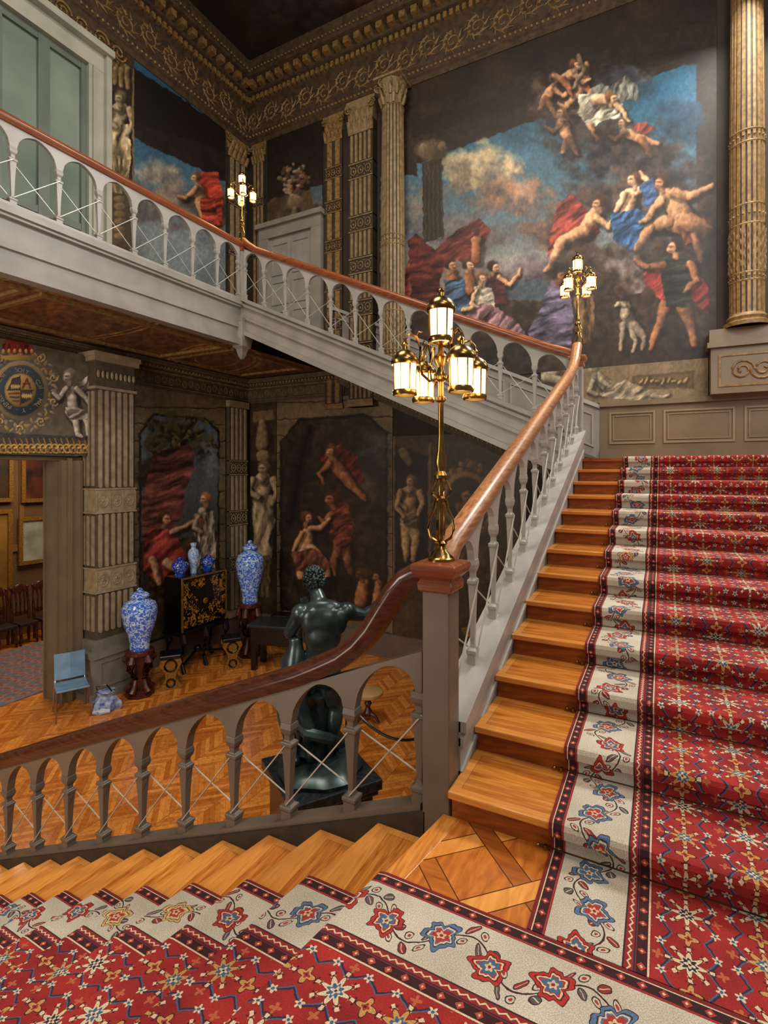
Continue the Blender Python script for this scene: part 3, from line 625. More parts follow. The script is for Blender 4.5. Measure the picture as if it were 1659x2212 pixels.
mb=MB(); x0,x1=XBp(1535,.3),XBp(1690,.3); mb.box(x0,x1,YB-.34,YB,2.8,3.5); mb.box(x0-.05,x1+.05,YB-.40,YB,3.5,3.58); mb.box(x0-.02,x1+.02,YB-.36,YB,3.58,3.78)
r=emp('column_pedestal',(x0,YB,2.8),0,'square panelled pedestal under tall right column','pedestal'); mb.build('block',m_dado,r,w=True)
mb=MB()
for a,b,c,d in ((x0+.1,x1-.1,2.9,2.93),(x0+.1,x1-.1,3.36,3.39),(x0+.1,x0+.13,2.93,3.36),(x1-.13,x1-.1,2.93,3.36)): mb.box(a,b,YB-.355,YB-.33,c,d)
for k in range(3):
    pts=[]
    for q in range(20):
        t=q/19; R=.16*(1-.8*t); an=t*3.4*PI+k*PI; pts.append((x0+.4+k*.26+R*math.cos(an),YB-.35,3.14+R*math.sin(an)))
    mb.tube(pts,.018,5)
mb.build('panel_scroll',m_gold,r,w=True)
def panel(mb,x0,x1,z0,z1,y,t=.03,sl=0):
    for a,b,c,d in ((x0,x1,z0,z0+t),(x0,x1,z1-t,z1),(x0,x0+t,z0+t,z1-t),(x1-t,x1,z0+t,z1-t)):
        mb.prism([(a,c+sl*(x0-a)),(b,c+sl*(x0-b)),(b,d+sl*(x0-b)),(a,d+sl*(x0-a))],lambda p,q,tt:(p,tt,q),y-.02,y+.01)
LZ=1.768
mb=MB(); mb.box(-.95,XR,YB-.06,YB,LZ,2.75); mb.box(-.95,XR,YB-.12,YB,2.72,2.8); mb.box(-.95,XR,YB-.09,YB,LZ,1.98); struct(mb.build('trim_3',m_dado))
mb=MB()
for a,b in ((-.80,-.1),(0.02,1.0),(1.12,2.1)): panel(mb,a,b,2.08,2.62,YB-.06); panel(mb,a+.06,b-.06,2.14,2.56,YB-.055,.015)
struct(mb.build('trim_4',m_dadod))
sl2=.4555
def zr2(X): return 3.06+sl2*(-.95-X)
mb=MB(); mb.prism([(-.95,LZ),(-6.6,LZ+sl2*5.65-.2),(-6.6,LZ+.95+sl2*5.65),(-.95,LZ+.95)],lambda p,q,t:(p,t,q),YB-.05,YB); struct(mb.build('trim_5',m_grey))
mb=MB()
for k in range(7):
    x1=-1.05-k*.78; x0=x1-.68; z=LZ+sl2*(-.95-x0)
    panel(mb,x0,x1,z+.22,z+.80,YB-.05,.03,sl2)
mb.prism([(-.95,LZ+.93),(-6.6,LZ+.93+sl2*5.65),(-6.6,LZ+1.0+sl2*5.65),(-.95,LZ+1.0)],lambda p,q,t:(p,t,q),YB-.1,YB)
struct(mb.build('trim_6',m_white))
dx0,dx1=XBp(585),XBp(678); fx0,fx1=XBp(566),XBp(699); dt=7.15
mb=MB(); mb.box(fx0,dx0,YB-.12,YB,BZ,dt); mb.box(dx1,fx1,YB-.12,YB,BZ,dt); mb.box(fx0,fx1,YB-.125,YB,dt,dt+.25); mb.box(fx0-.06,fx1+.06,YB-.2,YB,dt+.25,dt+.36)
r=struct(emp('door_1',((fx0+fx1)/2,YB,BZ))); mb.build('door_frame',m_grey,r,w=True)
mb=MB(); mb.box(dx0,dx1,YB-.05,YB,BZ,dt)
for i in range(2):
    xa=dx0+(dx1-dx0)*(.06+.48*i); xb=xa+(dx1-dx0)*.4
    for z0,z1 in ((BZ+.2,BZ+.8),(BZ+.95,BZ+1.5),(BZ+1.65,dt-.15)): panel(mb,xa,xb,z0,z1,YB-.05,.035)
mb.build('door_leaf',m_white,r,w=True)
# tall glazed opening upper left
ya,yb=YA(-140),YA(180); zt=8.75
r=struct(emp('window_1',(XA,yb,BZ))); mb=MB()
m_dgr=M('grey_green_joinery',(106,117,106),.4,sc=2); m_pane=M('pale_grey_green_pane',(142,154,140),.12,c2=(108,122,112),sc=.7)
for y0,y1,z0,z1,o in ((yb,yb+.28,BZ,zt,.16),(ya-.2,ya,BZ,zt,.16),(ya-.2,yb+.28,zt,zt+.3,.165),(yb+.28,yb+.38,BZ,zt+.3,.24),(ya-.3,yb+.40,zt+.3,zt+.42,.3)): mb.box(XA+.004,XA+o,y0,y1,z0,z1)
mb.box(XA+.16,XA+.2,yb+.06,yb+.1,BZ,zt)
mb.build('window_frame',M('off_white_frame',(178,176,160),.4,sc=2),r,w=True)
mb=MB(); mb.box(XA+.004,XA+.03,ya,yb,BZ,zt); mb.build('pane',m_pane,r,w=True)
mb=MB(); n=3; wv=(yb-ya)/n
for i in range(n):
    for a,b in ((ya+i*wv,ya+i*wv+.09),(ya+(i+1)*wv-.09,ya+(i+1)*wv)): mb.box(XA+.03,XA+.09,a,b,BZ,zt)
    for z in (BZ,BZ+1.2,zt-.12): mb.box(XA+.03,XA+.08,ya+i*wv+.09,ya+(i+1)*wv-.09,z,z+.12)
mb.build('window_bars',m_dgr,r,w=True)
mb=MB(); mb.box(XA+.004,XA+.1,ya-.3,yb+.42,zt+.425,9.55)
struct(mb.build('trim_15',m_golddk))
mb=MB()
for i in range(9):
    ac=ya+i*.34; pts=[]
    for k in range(20):
        t=k/19; R=.15*(1-t*.8); an=t*3.2*PI*(1 if i%2 else -1); pts.append((XA+.12,ac+R*math.cos(an),9.36+R*math.sin(an)))
    mb.tube(pts,.02,5)
struct(mb.build('trim_16',m_gold,smooth=True))
# ---------- gallery and its soffit
GX=-6.57
mb=MB(); mb.box(XA,GX-.1,Y0,YB,CZ+.02,BZ); struct(mb.build('floor',m_stoned))
mb=MB()
for o,z0,z1 in ((.0,CZ,BZ),(.05,BZ-.12,BZ+.02),(.08,BZ-.08,BZ-.03),(.03,CZ+.28,CZ+.34),(.05,CZ-.02,CZ+.07)): mb.box(GX-.1,GX+o+.02,Y0,7.02,z0,z1)
struct(mb.build('trim_7',m_grey))
mb=MB(); yy=7.0
zb=lambda X: zr2(X)-.93
def sl(z0,z1,y0,y1,xa=-.9,xb=-6.6): mb.prism([(xa,zb(xa)+z0),(xb,zb(xb)+z0),(xb,zb(xb)+z1),(xa,zb(xa)+z1)],lambda p,q,t:(p,t,q),y0,y1)
sl(-.62,0,yy-.04,yy+.12); sl(-.06,.0,yy-.11,yy); sl(-.14,-.09,yy-.08,yy); sl(-.36,-.31,yy-.07,yy); sl(-.64,-.56,yy-.09,yy)
struct(mb.build('trim_8',m_grey))
def p_sof(P):
    x,y=P.x,P.y; n=fbm(x/50,y/14,4)[:,None]; P.c=A3((84,58,40))*(1-n)+A3((140,100,66))*n
    P.cloud(130,655,170,34,(176,108,64),(110,72,50),.9,3); P.cloud(300,700,110,25,(140,108,80),(90,66,48),.8,6); P.cloud(60,640,70,20,(166,128,92),(104,74,56),.8,9); P.cloud(180,640,60,12,(150,62,44),(90,44,34),.7,12)
    for R in (1,1.07):
        i=np.abs(np.hypot((x-80)/(270*R),(y-668)/(66*R))-1)<.014; P.c[i]=A3((170,134,86))
    for R in (1,1.16,.6):
        i=np.abs(np.hypot((x-470)/(80*R),(y-775)/(28*R))-1)<.035; P.c[i]=A3((164,128,82))
    P.c*=(.6+.7*fbm(x/8,y/4,3))[:,None]
struct(painted('ceiling',(XA,Y0+2,CZ),(GX-XA-.05,0,0),(0,YB-Y0-2,0),240,460,p_sof,None,1.0,0))
mb=MB()
for y0,y1 in ((1.0,3.6),(3.75,6.9),(7.05,9.1)):
    for a,b,c,d in ((XA+.45,GX-.25,y0,y0+.07),(XA+.45,GX-.25,y1-.07,y1),(XA+.45,XA+.52,y0+.07,y1-.07),(GX-.32,GX-.25,y0+.07,y1-.07)): mb.box(a,b,c,d,CZ-.05,CZ-.003)
struct(mb.build('trim_19',m_gold))
mb=MB(); mb.prism([(-.9,zb(-.9)-.55),(-6.6,zb(-6.6)-.62),(-6.6,zb(-6.6)-.3),(-.9,zb(-.9)-.3)],lambda p,q,t:(p,t,q),yy+.1,YB-.32); struct(mb.build('ceiling',m_stoned))
# ---------- lower walls
ent('A',oy1+1.15,YB,3.28,3.83,.22,'trim_9',True,m_stonem,m_stone); ent('A',Y0+3,oy1+1.15,3.63,3.83,.16,'trim_10',True,m_stonem,m_stone); ent('B',XA,-6.2,3.28,3.83,.22,'trim_11',True,m_stonem,m_stone)
mb=MB(); mb.prism([(-1.0,zb(-1.0)-1.0),(-6.3,zb(-6.3)-1.0),(-6.3,zb(-6.3)-.6),(-1.0,zb(-1.0)-.6)],lambda p,q,t:(p,t,q),YB-.18,YB)
mb.prism([(-1.0,zb(-1.0)-.8),(-6.3,zb(-6.3)-.8),(-6.3,zb(-6.3)-.61),(-1.0,zb(-1.0)-.61)],lambda p,q,t:(p,t,q),YB-.3,YB)
struct(mb.build('trim_12',m_stonem))
mb=MB()
for k in range(60):
    xx=-1.1-k*.086; mb.ball((xx,YB-.19,zb(xx)-.88),.026,seg=4)
struct(mb.build('trim_17',m_stone,smooth=True))
mb=MB(); mb.box(XA,-1,YB-.08,YB,FZ,FZ+.5); mb.box(XA,XA+.08,oy1+1.15,YB,FZ,FZ+.5); struct(mb.build('baseboard_back',m_taupe_shade))
def blocks(P,xs0,xs1,ys0,ys1):
    P.c[:]=A3((112,97,74)); P.c*=(.85+.3*fbm(P.x/14,P.y/14,3))[:,None]
    k=ys0
    while k<ys1:
        P.line([(xs0,k),(xs1,k+(2 if xs0<500 else -6))],1.2,(44,34,26)); P.line([(xs0,k+2.5),(xs1,k+2.5+(2 if xs0<500 else -6))],.8,(156,136,104)); k+=36
def p_low1(P):
    blocks(P,290,486,880,1420)
    P.poly([(300,935),(330,893),(445,903),(474,930),(474,1345),(300,1400)],(40,32,24)); P.poly([(305,938),(333,898),(442,908),(470,934),(470,1340),(305,1390)],(92,112,134),c2=(66,56,44))
    P.cloud(360,930,60,50,(96,92,60),(44,42,28),1,1); P.cloud(430,960,50,40,(80,82,60),(40,42,30),.95,3); P.cloud(455,1000,30,60,(136,154,178),(94,108,122),.7,9); P.cloud(330,1000,40,80,(86,70,44),(50,40,28),1,5)
    P.limb([(372,1110,10),(385,1000,8),(392,940,6),(420,905,3)],(60,44,30)); P.limb([(388,960,5),(350,925,3)],(58,42,30)); P.limb([(392,950,4),(440,930,2)],(58,42,30))
    rg=random.Random(9)
    for k in range(120): P.ell(rg.uniform(318,466),rg.uniform(903,985),rg.uniform(3,8),rg.uniform(2,5),rg.choice([(70,66,38),(104,96,56),(44,44,28),(86,70,40)]),ang=rg.uniform(0,180))
    P.poly([(330,985),(370,965),(415,960),(420,1010),(400,1060),(395,1110),(375,1140),(350,1180),(330,1200),(308,1200),(306,1080),(320,1020)],(118,66,62),.38,75,9)
    P.poly([(305,1180),(470,1150),(470,1340),(305,1390)],(72,56,40),mot=.7)
    P.limb([(352,1160,14),(350,1195,13)],SK); P.poly([(322,1140),(375,1145),(400,1195),(405,1240),(360,1260),(312,1240),(310,1180)],(152,54,48),.42,50,8); P.limb([(372,1150,6),(398,1138,5),(420,1125,3)],SK); P.limb([(360,1215,10),(392,1235,8),(398,1275,5)],SK); P.limb([(330,1210,9),(345,1260,6)],SK); P.head(357,1120,12,SK,(90,52,30),1)
    c=(190,172,156); P.limb([(438,1105,10),(440,1140,13)],c); P.poly([(420,1110),(460,1105),(468,1160),(462,1235),(425,1240),(428,1170),(414,1150)],c,.45,5,5); P.head(442,1078,10,SKP,(180,116,60),-1); P.limb([(428,1118,5),(418,1140,4),(435,1150,4)],c); P.ell(436,1128,7,10,(140,88,52))
    P.cloud(330,1330,40,30,(74,60,42),(40,32,24),.8,22); P.cloud(440,1270,40,24,(84,68,48),(46,36,28),.6,23)
wallpaint('mural','A',291,487,FZ+.5,3.28,.02,p_low1,1.4,'lower left mural of red-clad man and white statue framed in stone',warp=2.6)
def p_cary2(P):
    P.c[:]=A3((66,52,36)); P.c*=(.75+.5*fbm(P.x/8,P.y/8,3))[:,None]
    P.poly([(545,890),(590,885),(592,905),(545,912)],(118,98,66)); P.limb([(568,915,9),(568,960,15)],(122,100,66)); P.ell(568,985,14,14,(128,108,74))
    statue(P,568,995,1205,(158,138,110),(44,34,26)); P.poly([(552,1200),(585,1200),(580,1290),(556,1290)],(104,86,58),.3,0,5)
wallpaint('painted_caryatid','B',541,597,FZ+.5,3.28,.02,p_cary2,1.2,'painted pale stone caryatid at lower room corner behind tall vase',warp=2.2)
def p_low2(P):
    blocks(P,598,848,870,1420)
    P.poly([(604,955),(645,905),(790,893),(838,935),(838,1330),(604,1320)],(34,26,20)); P.poly([(610,958),(648,910),(788,899),(832,938),(832,1325),(610,1310)],(64,50,40),c2=(48,35,26),mot=.45)
    P.cloud(800,985,50,70,(92,94,96),(60,58,58),.9,2); P.cloud(795,1060,50,40,(120,96,78),(70,58,52),.8,3); P.cloud(660,960,50,50,(64,54,38),(36,30,22),.9,4); P.limb([(625,1120,8),(640,1000,10),(665,925,8)],(40,31,22))
    P.poly([(690,990),(735,960),(770,985),(790,1040),(760,1060),(720,1030)],(120,50,40),.4,40,7); P.limb([(720,1000,12),(745,1030,12),(770,1060,7),(790,1080,4)],(172,104,68)); P.limb([(712,1000,5),(690,1025,4),(700,1045,3)],SKD); P.head(715,975,11,SK,(110,60,36),-.5)
    P.poly([(715,1080),(750,1085),(765,1130),(755,1200),(735,1210),(712,1150)],(96,48,36),.4,70,7); P.limb([(742,1160,13),(750,1210,8),(756,1240,5)],(140,84,54)); P.limb([(720,1105,6),(700,1128,5),(690,1118,3)],SKD); P.limb([(735,1160,11),(720,1215,7),(724,1245,4)],(130,78,50)); P.poly([(712,1090),(752,1088),(764,1135),(752,1185),(726,1180)],(104,52,38),.42,70,6); P.head(716,1078,13,(176,106,72),(84,46,28),-1)
    P.limb([(664,1150,13),(660,1185,15)],SK); P.limb([(672,1190,14),(695,1215,10),(712,1260,6)],SK); P.limb([(655,1195,13),(650,1240,8),(660,1290,5)],SK); P.limb([(672,1142,6),(695,1140,5),(712,1120,3)],SK); P.limb([(652,1150,5),(635,1190,4)],SK); P.head(664,1118,11,SK,(120,70,40),1)
    P.poly([(628,1195),(680,1185),(720,1222),(690,1245),(640,1232)],(104,62,44),.4,30)
    P.poly([(610,1255),(832,1235),(832,1325),(610,1310)],(48,35,26),mot=.6); P.limb([(785,1262,12),(780,1300,15)],SKD); P.head(778,1240,10,SKD,(120,66,36),-1); P.limb([(818,1262,8),(815,1310,12)],SKD); P.head(815,1245,9,SKD,(60,36,26),-1)
    P.cloud(690,1060,40,24,(76,60,44),(44,34,26),.6,25); P.cloud(760,1230,50,24,(70,54,40),(40,30,24),.6,26)
wallpaint('mural','B',598,848,FZ+.5,3.28,.02,p_low2,1.4,'lower central mural of nude and red-draped figures behind the bronze sculpture',warp=2.6)
def p_nic(P):
    x,y=P.x,P.y; P.c[:]=A3((70,55,38)); P.c*=(.75+.5*fbm(x/10,y/10,4))[:,None]
    P.poly([(852,960),(925,985),(925,1260),(852,1260)],(40,31,24),mot=.3)
    P.limb([(870,975,10),(885,1000,8)],(110,92,66)); statue(P,886,1025,1215,(168,134,92),(44,35,28),False); P.limb([(866,1065,6),(856,1095,5),(872,1115,4)],(168,134,94))
    P.line([(850,930),(850,1300)],3,(124,100,66)); P.line([(928,960),(928,1300)],3,(118,94,62))
    for k in range(70):
        a=k*2.4; P.ell(1005+(62+8*math.sin(k))*math.cos(a),1085+(78+9*math.cos(k*3))*math.sin(a),7,5,(138,106,64) if k%2 else (96,72,44),ang=k*40)
    P.ell(1005,1080,52,62,(124,94,58),soft=.1); P.ell(1005,1080,42,50,(46,36,30),soft=.1); P.ell(1005,1092,22,26,(120,84,56)); P.head(1003,1072,17,(134,92,62),(60,40,28),1)
    P.poly([(940,1180),(1080,1180),(1080,1260),(940,1260)],(84,64,42),mot=.5)
wallpaint('painted_statue_niche','B',849,1130,FZ+.5,2.35,.015,p_nic,1.5,'painted nude stone statue and round bust medallion on lower back wall',warp=2.4)
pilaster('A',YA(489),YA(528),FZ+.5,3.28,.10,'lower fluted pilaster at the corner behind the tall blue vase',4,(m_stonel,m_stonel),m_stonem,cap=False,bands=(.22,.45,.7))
# pier beside the doorway
PX=XA+.4; r=emp('pier',(PX,5.99,FZ),0,'broad fluted stone-coloured pier right of doorway behind blue chair','pier')
mb=MB(); mb.box(XA+.004,PX,5.62,6.36,FZ,3.6); mb.build('shaft',m_stonem,r,w=True)
mb=MB()
for i,(b0,b1) in enumerate(((FZ+1.15,-.55),(-.02,.84),(1.36,3.0))):
    wv=.72/6
    for k in range(6):
        y=5.63+(k+.5)*wv; mb.box(PX,PX+.022,y-wv*.27,y+wv*.27,b0,b1)
        mb.tube([(PX+.0,y,b1),(PX+.024,y,b1)],wv*.27,10); mb.tube([(PX+.0,y,b0),(PX+.024,y,b0)],wv*.27,10)
    for k in range(3):
        x=XA+.07+k*.13; mb.box(x-.035,x+.035,5.60,5.62,b0,b1)
for zc in (-.28,1.1):
    mb.box(XA+.01,PX+.03,5.59,6.39,zc-.22,zc-.19); mb.box(XA+.01,PX+.03,5.59,6.39,zc+.19,zc+.22)
    mb.box(XA+.01,PX+.012,5.608,6.372,zc-.19,zc+.19)
    for k in range(3):
        y=5.74+k*.25; mb.tube([(PX+.015,y+.09*math.cos(t*PI/8),zc+.11*math.sin(t*PI/8)) for t in range(17)],.012,5); mb.ball((PX+.01,y,zc),.026,seg=6)
        for q in range(6): mb.ball((PX+.01,y+.055*math.cos(q*PI/3),zc+.065*math.sin(q*PI/3)),.015,seg=4)
    for k in range(4):
        y=5.62+k*.25; mb.box(PX+.005,PX+.025,y-.01,y+.01,zc-.16,zc+.16)
mb.build('fluting',m_stonel,r,w=True)
mb=MB(); mb.box(XA+.01,PX+.12,5.5,6.46,FZ,FZ+.72); mb.box(XA+.01,PX+.16,5.46,6.5,FZ,FZ+.12); mb.box(XA+.01,PX+.15,5.47,6.48,FZ+.72,FZ+.82); mb.box(XA+.01,PX+.06,5.56,6.42,FZ+.82,FZ+1.0)
for a,b,c,d in ((5.6,6.36,.2,.23),(5.6,6.36,.62,.65),(5.6,5.63,.23,.62),(6.33,6.36,.23,.62)): mb.box(PX+.1,PX+.135,a,b,FZ+c,FZ+d)
mb.build('base',M('grey_plinth',(132,124,114),.45,sc=3),r,w=True)
mb=MB(); mb.box(XA+.01,PX+.03,5.59,6.39,3.04,3.09); mb.box(XA+.01,PX+.06,5.56,6.42,3.52,3.6); mb.box(XA+.01,PX+.08,5.54,6.44,3.6,3.68)
for k in range(9): mb.ball((PX+.02,5.65+k*.085,3.3),.03,(.6,1,2.2),6)
mb.build('capital',m_stonel,r,w=True)
mb=MB(); mb.box(XA-.45,XA+.1,oy1-.03,oy1+.33,FZ,oz-.04); mb.box(XA-.45,XA+.1,oy0-.3,oy0+.03,FZ,oz-.04); mb.box(XA-.45,XA+.06,oy0-.3,oy1+.33,oz-.04,oz+.02); mb.box(XA+.1,XA+.14,oy1+.05,oy1+.12,FZ,oz)
for a,b in ((-.4,-.36),(-.04,.0)): mb.box(XA+a,XA+b,oy1-.06,oy1-.03,FZ,oz-.04)
struct(mb.build('door_3',m_dado))
# crest panel over doorway
def p_crest(P):
    x,y=P.x,P.y; P.c[:]=A3((98,88,74)); P.c*=(.8+.4*fbm(x/12,y/12,3))[:,None]
    P.poly([(-200,925),(216,945),(216,1000),(-200,1000)],(62,58,52),mot=.4)
    for k in range(20):
        cx=-30+k*12.5; sg=1 if k%2 else -1
        pts=[(cx+12*(1-t/14)*math.cos(sg*t*.62),967+14*(1-t/14)*math.sin(t*.62),1.7) for t in range(14)]; P.limb(pts,(196,150,72)); P.limb([(cx,948,1.8),(cx+11,978,3)],(146,108,52))
    for k in range(90):
        a=k*2*PI/90; R=72+9*math.sin(k*2.5); P.ell(44+R*math.cos(a),843+R*math.sin(a)*1.12,6,2.6,(164,134,84) if k%3 else (140,132,114),ang=k*47)
    for k in range(10):
        a=k*2*PI/10+.3; cx=44+76*math.cos(a); cy=843+84*math.sin(a)
        P.limb([(cx+11*(1-t/12)*math.cos(t*.7+a),cy+11*(1-t/12)*math.sin(t*.7+a),1.8) for t in range(12)],(190,160,106))
    P.ell(44,843,60,64,(134,124,104),soft=.06); P.ell(44,843,55,59,(146,114,62),soft=.06); P.ell(44,843,51,55,(56,68,80),soft=.05); P.ell(44,843,34,37,(146,118,68),soft=.05); P.ell(44,843,31,34,(172,140,82),soft=.05)
    P.poly([(17,843),(44,843),(44,812),(26,817)],(66,56,58),mot=.5); P.poly([(44,843),(71,843),(67,863),(44,874)],(66,56,58),mot=.5)
    for k in range(5):
        P.poly([(23+k*4.4,835-k*.5),(26+k*4.4,829),(29+k*4.4,835),(26+k*4.4,841)],(214,180,106)); P.poly([(46+k*4.4,855),(49+k*4.4,849),(52+k*4.4,855),(49+k*4.4,861)],(214,180,106))
    P.limb([(48,838,1.8),(58,818,1.8),(66,838,1.8)],(136,44,30)); P.limb([(50,828,1.2),(66,828,1.2)],(136,44,30)); P.limb([(20,850,1.5),(40,850,1.5)],(136,44,30)); P.limb([(22,858,1.5),(40,858,1.5)],(50,60,96)); P.limb([(28,866,1.5),(40,866,1.5)],(136,44,30))
    P.line([(44,811),(44,875)],.9,(86,58,30)); P.line([(15,843),(73,843)],.9,(86,58,30))
    P.ell(38,740,28,12,(120,34,30)); P.poly([(5,742),(70,745),(72,765),(5,762)],(120,34,30),.35,0,5); P.ell(38,772,36,6,(180,142,74))
    for k in range(6): P.ell(8+k*12,758,3.2,5,(206,172,96))
    c=(188,176,158)
    P.poly([(168,828),(190,812),(208,818),(214,850),(198,872),(176,858)],(158,148,132),.45,30,4); P.limb([(152,842,11),(157,862,10),(158,884,12)],c); P.limb([(162,886,9),(186,902,8),(190,920,6),(190,940,4),(200,944,3)],c); P.limb([(150,890,9),(164,912,7),(168,938,5),(178,944,3)],c); P.limb([(144,838,6),(128,860,5),(116,850,4)],c); P.limb([(166,840,6),(186,860,5),(194,876,3)],c); P.head(148,812,12,c,(134,120,100),-.8); P.poly([(140,880),(186,886),(188,906),(150,908)],(164,152,134),.45,60,5)
PO=.2
o=wallpaint('armorial_panel','A',-150,210,oz+.04,3.62,PO,p_crest,1.0,'painted coat of arms with blue motto ring, gold scrolls and cherub over doorway','panel',warp=1.2)
cen=onX(44,843,XA+PO+.01); chars="HONI · SOIT · QUI · MAL · Y · PENSE · "
Rr=onX(44,800,XA+PO+.01).z-cen.z; m_let=M('gilt_letters',(184,162,112),.5)
ys_=[v.co.y for v in o.data.vertices]; mb=MB(); mb.box(XA+.01,XA+PO-.004,min(ys_),5.44,oz+.03,3.62); mb.build('backing',m_stonem,o)
cu=D.curves.new('t','FONT'); cu.align_x='CENTER'; cu.align_y='CENTER'; cu.size=.092; ot=D.objects.new('t',cu); COL.objects.link(ot)
for i,ch in enumerate(chars):
    if ch==' ': continue
    cu.body=ch; bpy.context.view_layer.update(); dg=bpy.context.evaluated_depsgraph_get(); ev=ot.evaluated_get(dg); me=ev.to_mesh()
    a=PI*.97-2*PI*(i)/len(chars)-.15; rot=a-PI/2; vs=[]
    for v in me.vertices:
        X=v.co.x*math.cos(rot)-v.co.y*math.sin(rot)+Rr*math.cos(a); Z=v.co.x*math.sin(rot)+v.co.y*math.cos(rot)+Rr*math.sin(a); vs.append((XA+PO+.006,cen.y+X,cen.z+Z))
    MB().add(vs,[tuple(p.vertices) for p in me.polygons]).build('letter',m_let,o); ev.to_mesh_clear()
D.objects.remove(ot)
# ---------- room beyond the doorway
rx=-13.6
mb=MB(); mb.box(rx-.2,rx,4.0,10.5,FZ,3.2); struct(mb.build('wall_far_room',M('ochre_wall',(104,76,44),.7,sc=1)))
mb=MB(); mb.box(rx,XA-.5,4.0,10.5,FZ-.1,FZ); struct(mb.build('floor',m_floor))
mb=MB(); mb.box(rx,XA-.4,10.5,10.7,FZ,3.2); struct(mb.build('wall_far_side',M('dark_panelling',(58,40,26),.6,sc=1)))
mb=MB(); mb.box(rx,rx+.05,4.0,10.5,-.28,-.12); mb.box(rx,rx+.04,4,10.5,FZ,FZ+.25)
for k in range(5): mb.box(rx,rx+.04,6.0+k*.95,6.1+k*.95,-.12,3.2)
struct(mb.build('trim_18',M('brown_panel_moulding',(128,92,52),.5,sc=2)))
def rugm():
    m,nt,b=newmat('faded_rug',.95); tc,(x,y,z)=coords(nt); n=noise(nt,tc,(1,1,1),14,4)
    g=((x*4.).fr()-.5).ab()+((y*4.).fr()-.5).ab(); o=colmix(nt,g.gt(.5),lin((140,104,92)),lin((104,100,104))); o=colmix(nt,g.lt(.2),o,lin((150,60,50))); o=colmix(nt,n.gt(.52)*.5,o,lin((90,70,64)))
    nt.links.new(o,b.inputs['Base Color']); return m
o=MB().box(-12.6,-9.7,4.2,7.3,FZ,FZ+.02).build('rug',rugm()); tag(o,'faded red and grey patterned rug in room beyond doorway','rug')
def framed(px0,px1,py0,py1,X,c1,c2,label):
    a=onX(px0,py1,X); b=onX(px1,py0,X); z0=a.z; z1=b.z; r=emp('framed_picture',(X,(a.y+b.y)/2,z0),0,label,'picture'); t=.09
    mb=MB()
    for y0,y1,q0,q1 in ((a.y,b.y,z0,z0+t),(a.y,b.y,z1-t,z1),(a.y,a.y+t,z0+t,z1-t),(b.y-t,b.y,z0+t,z1-t)): mb.box(X,X+.07,y0,y1,q0,q1)
    mb.build('frame',m_gilt,r,w=True); MB().box(X,X+.03,a.y+t*.8,b.y-t*.8,z0+t*.8,z1-t*.8).build('canvas',M('canvas',c1,.5,c2=c2,sc=2),r,w=True); return r
framed(38,128,1112,1222,rx+.05,(170,172,156),(124,124,108),'gilt framed grey landscape low on far room wall')
framed(44,108,975,1086,rx+.05,(110,46,20),(20,14,10),'dark framed portrait above the landscape in far room')
framed(-30,26,975,1086,rx+.05,(84,50,26),(24,16,10),'dark framed portrait at left edge of far room')
framed(-60,24,1100,1330,rx+.3,(150,110,40),(110,76,30),'large golden framed panel at left edge of far room')
def old_chair():
    r=emp('carved_chair'); mb=MB()
    mb.box(-.2,.2,-.2,.2,.42,.5); mb.build('seat',M('worn_leather',(50,28,22),.5),r,bevel=.02)
    mb=MB()
    for s in (-.18,.18): mb.tube([(s,.18,.45),(s,.2,.8),(s*.95,.25,1.2)],.028); mb.ball((s*.95,.25,1.24),.04,seg=6)
    for z in (.6,1.12): mb.box(-.17,.17,.2,.24,z,z+.09)
    for x in (-.09,0,.09): mb.tube([(x,.2,.65),(x+.02,.22,.9),(x,.23,1.15)],.02)
    mb.ball((0,.24,1.24),.09,(1.3,.4,1)); mb.build('backrest',m_carved,r,smooth=True)
    for x in (-.17,.17):
        for y in (-.16,.17): MB().tube([(x,y,.43),(x*1.05,y,.3),(x*.95,y,.2),(x*1.05,y*1.05,0)],[.035,.028,.035,.025],8).build('leg',m_carved,r,smooth=True)
    return r
oc=old_chair()
for i,(px,lab) in enumerate(((8,'carved dark chair nearest left frame edge in far room'),(54,'carved dark chair between two others against far room wall'),(100,'carved dark chair nearest door jamb in far room'))):
    r=oc if i==0 else cp(oc,None); p=onX(px,1340,rx+.75); r.location=(p.x,p.y,FZ+.0); r.rotation_euler=(0,0,PI/2); tag(r,lab,'chair','carved chairs along the far room wall')
# ---------- staircase flights
N=13; RI=.136; RU=.383; SY=2.29; SX=-.87
fl=emp('staircase',(SX,SY,0),0,'oak flight of thirteen steps rising on the right under red carpet','staircase')
tm=MB().box(0,XR-SX,-.036,RU+.01,-.034,0).build('tread',m_tread,fl,loc=(0,0,RI),bevel=.008)
rm=MB().box(.01,XR-SX,0,.02,-RI,-.03).build('riser',m_riser,fl,loc=(0,0,RI))
for k in range(1,N-1): cp(tm,fl,(0,k*RU,(k+1)*RI))
for k in range(1,N): cp(rm,fl,(0,k*RU,(k+1)*RI))
YL=SY+(N-1)*RU
struct(MB().box(SX,XR,YL-.036,YB,LZ-.034,LZ).build('floor',m_riser))
struct(MB().box(SX,XR,YL+.02,YB,LZ-.3,LZ-.034).build('floor',m_riser))
R0,RU0,SH=.144,.35,.17
fl0=emp('staircase',(SX,SY,0),0,'oak flight descending to left in foreground under floral carpet','staircase')
YE=-.5
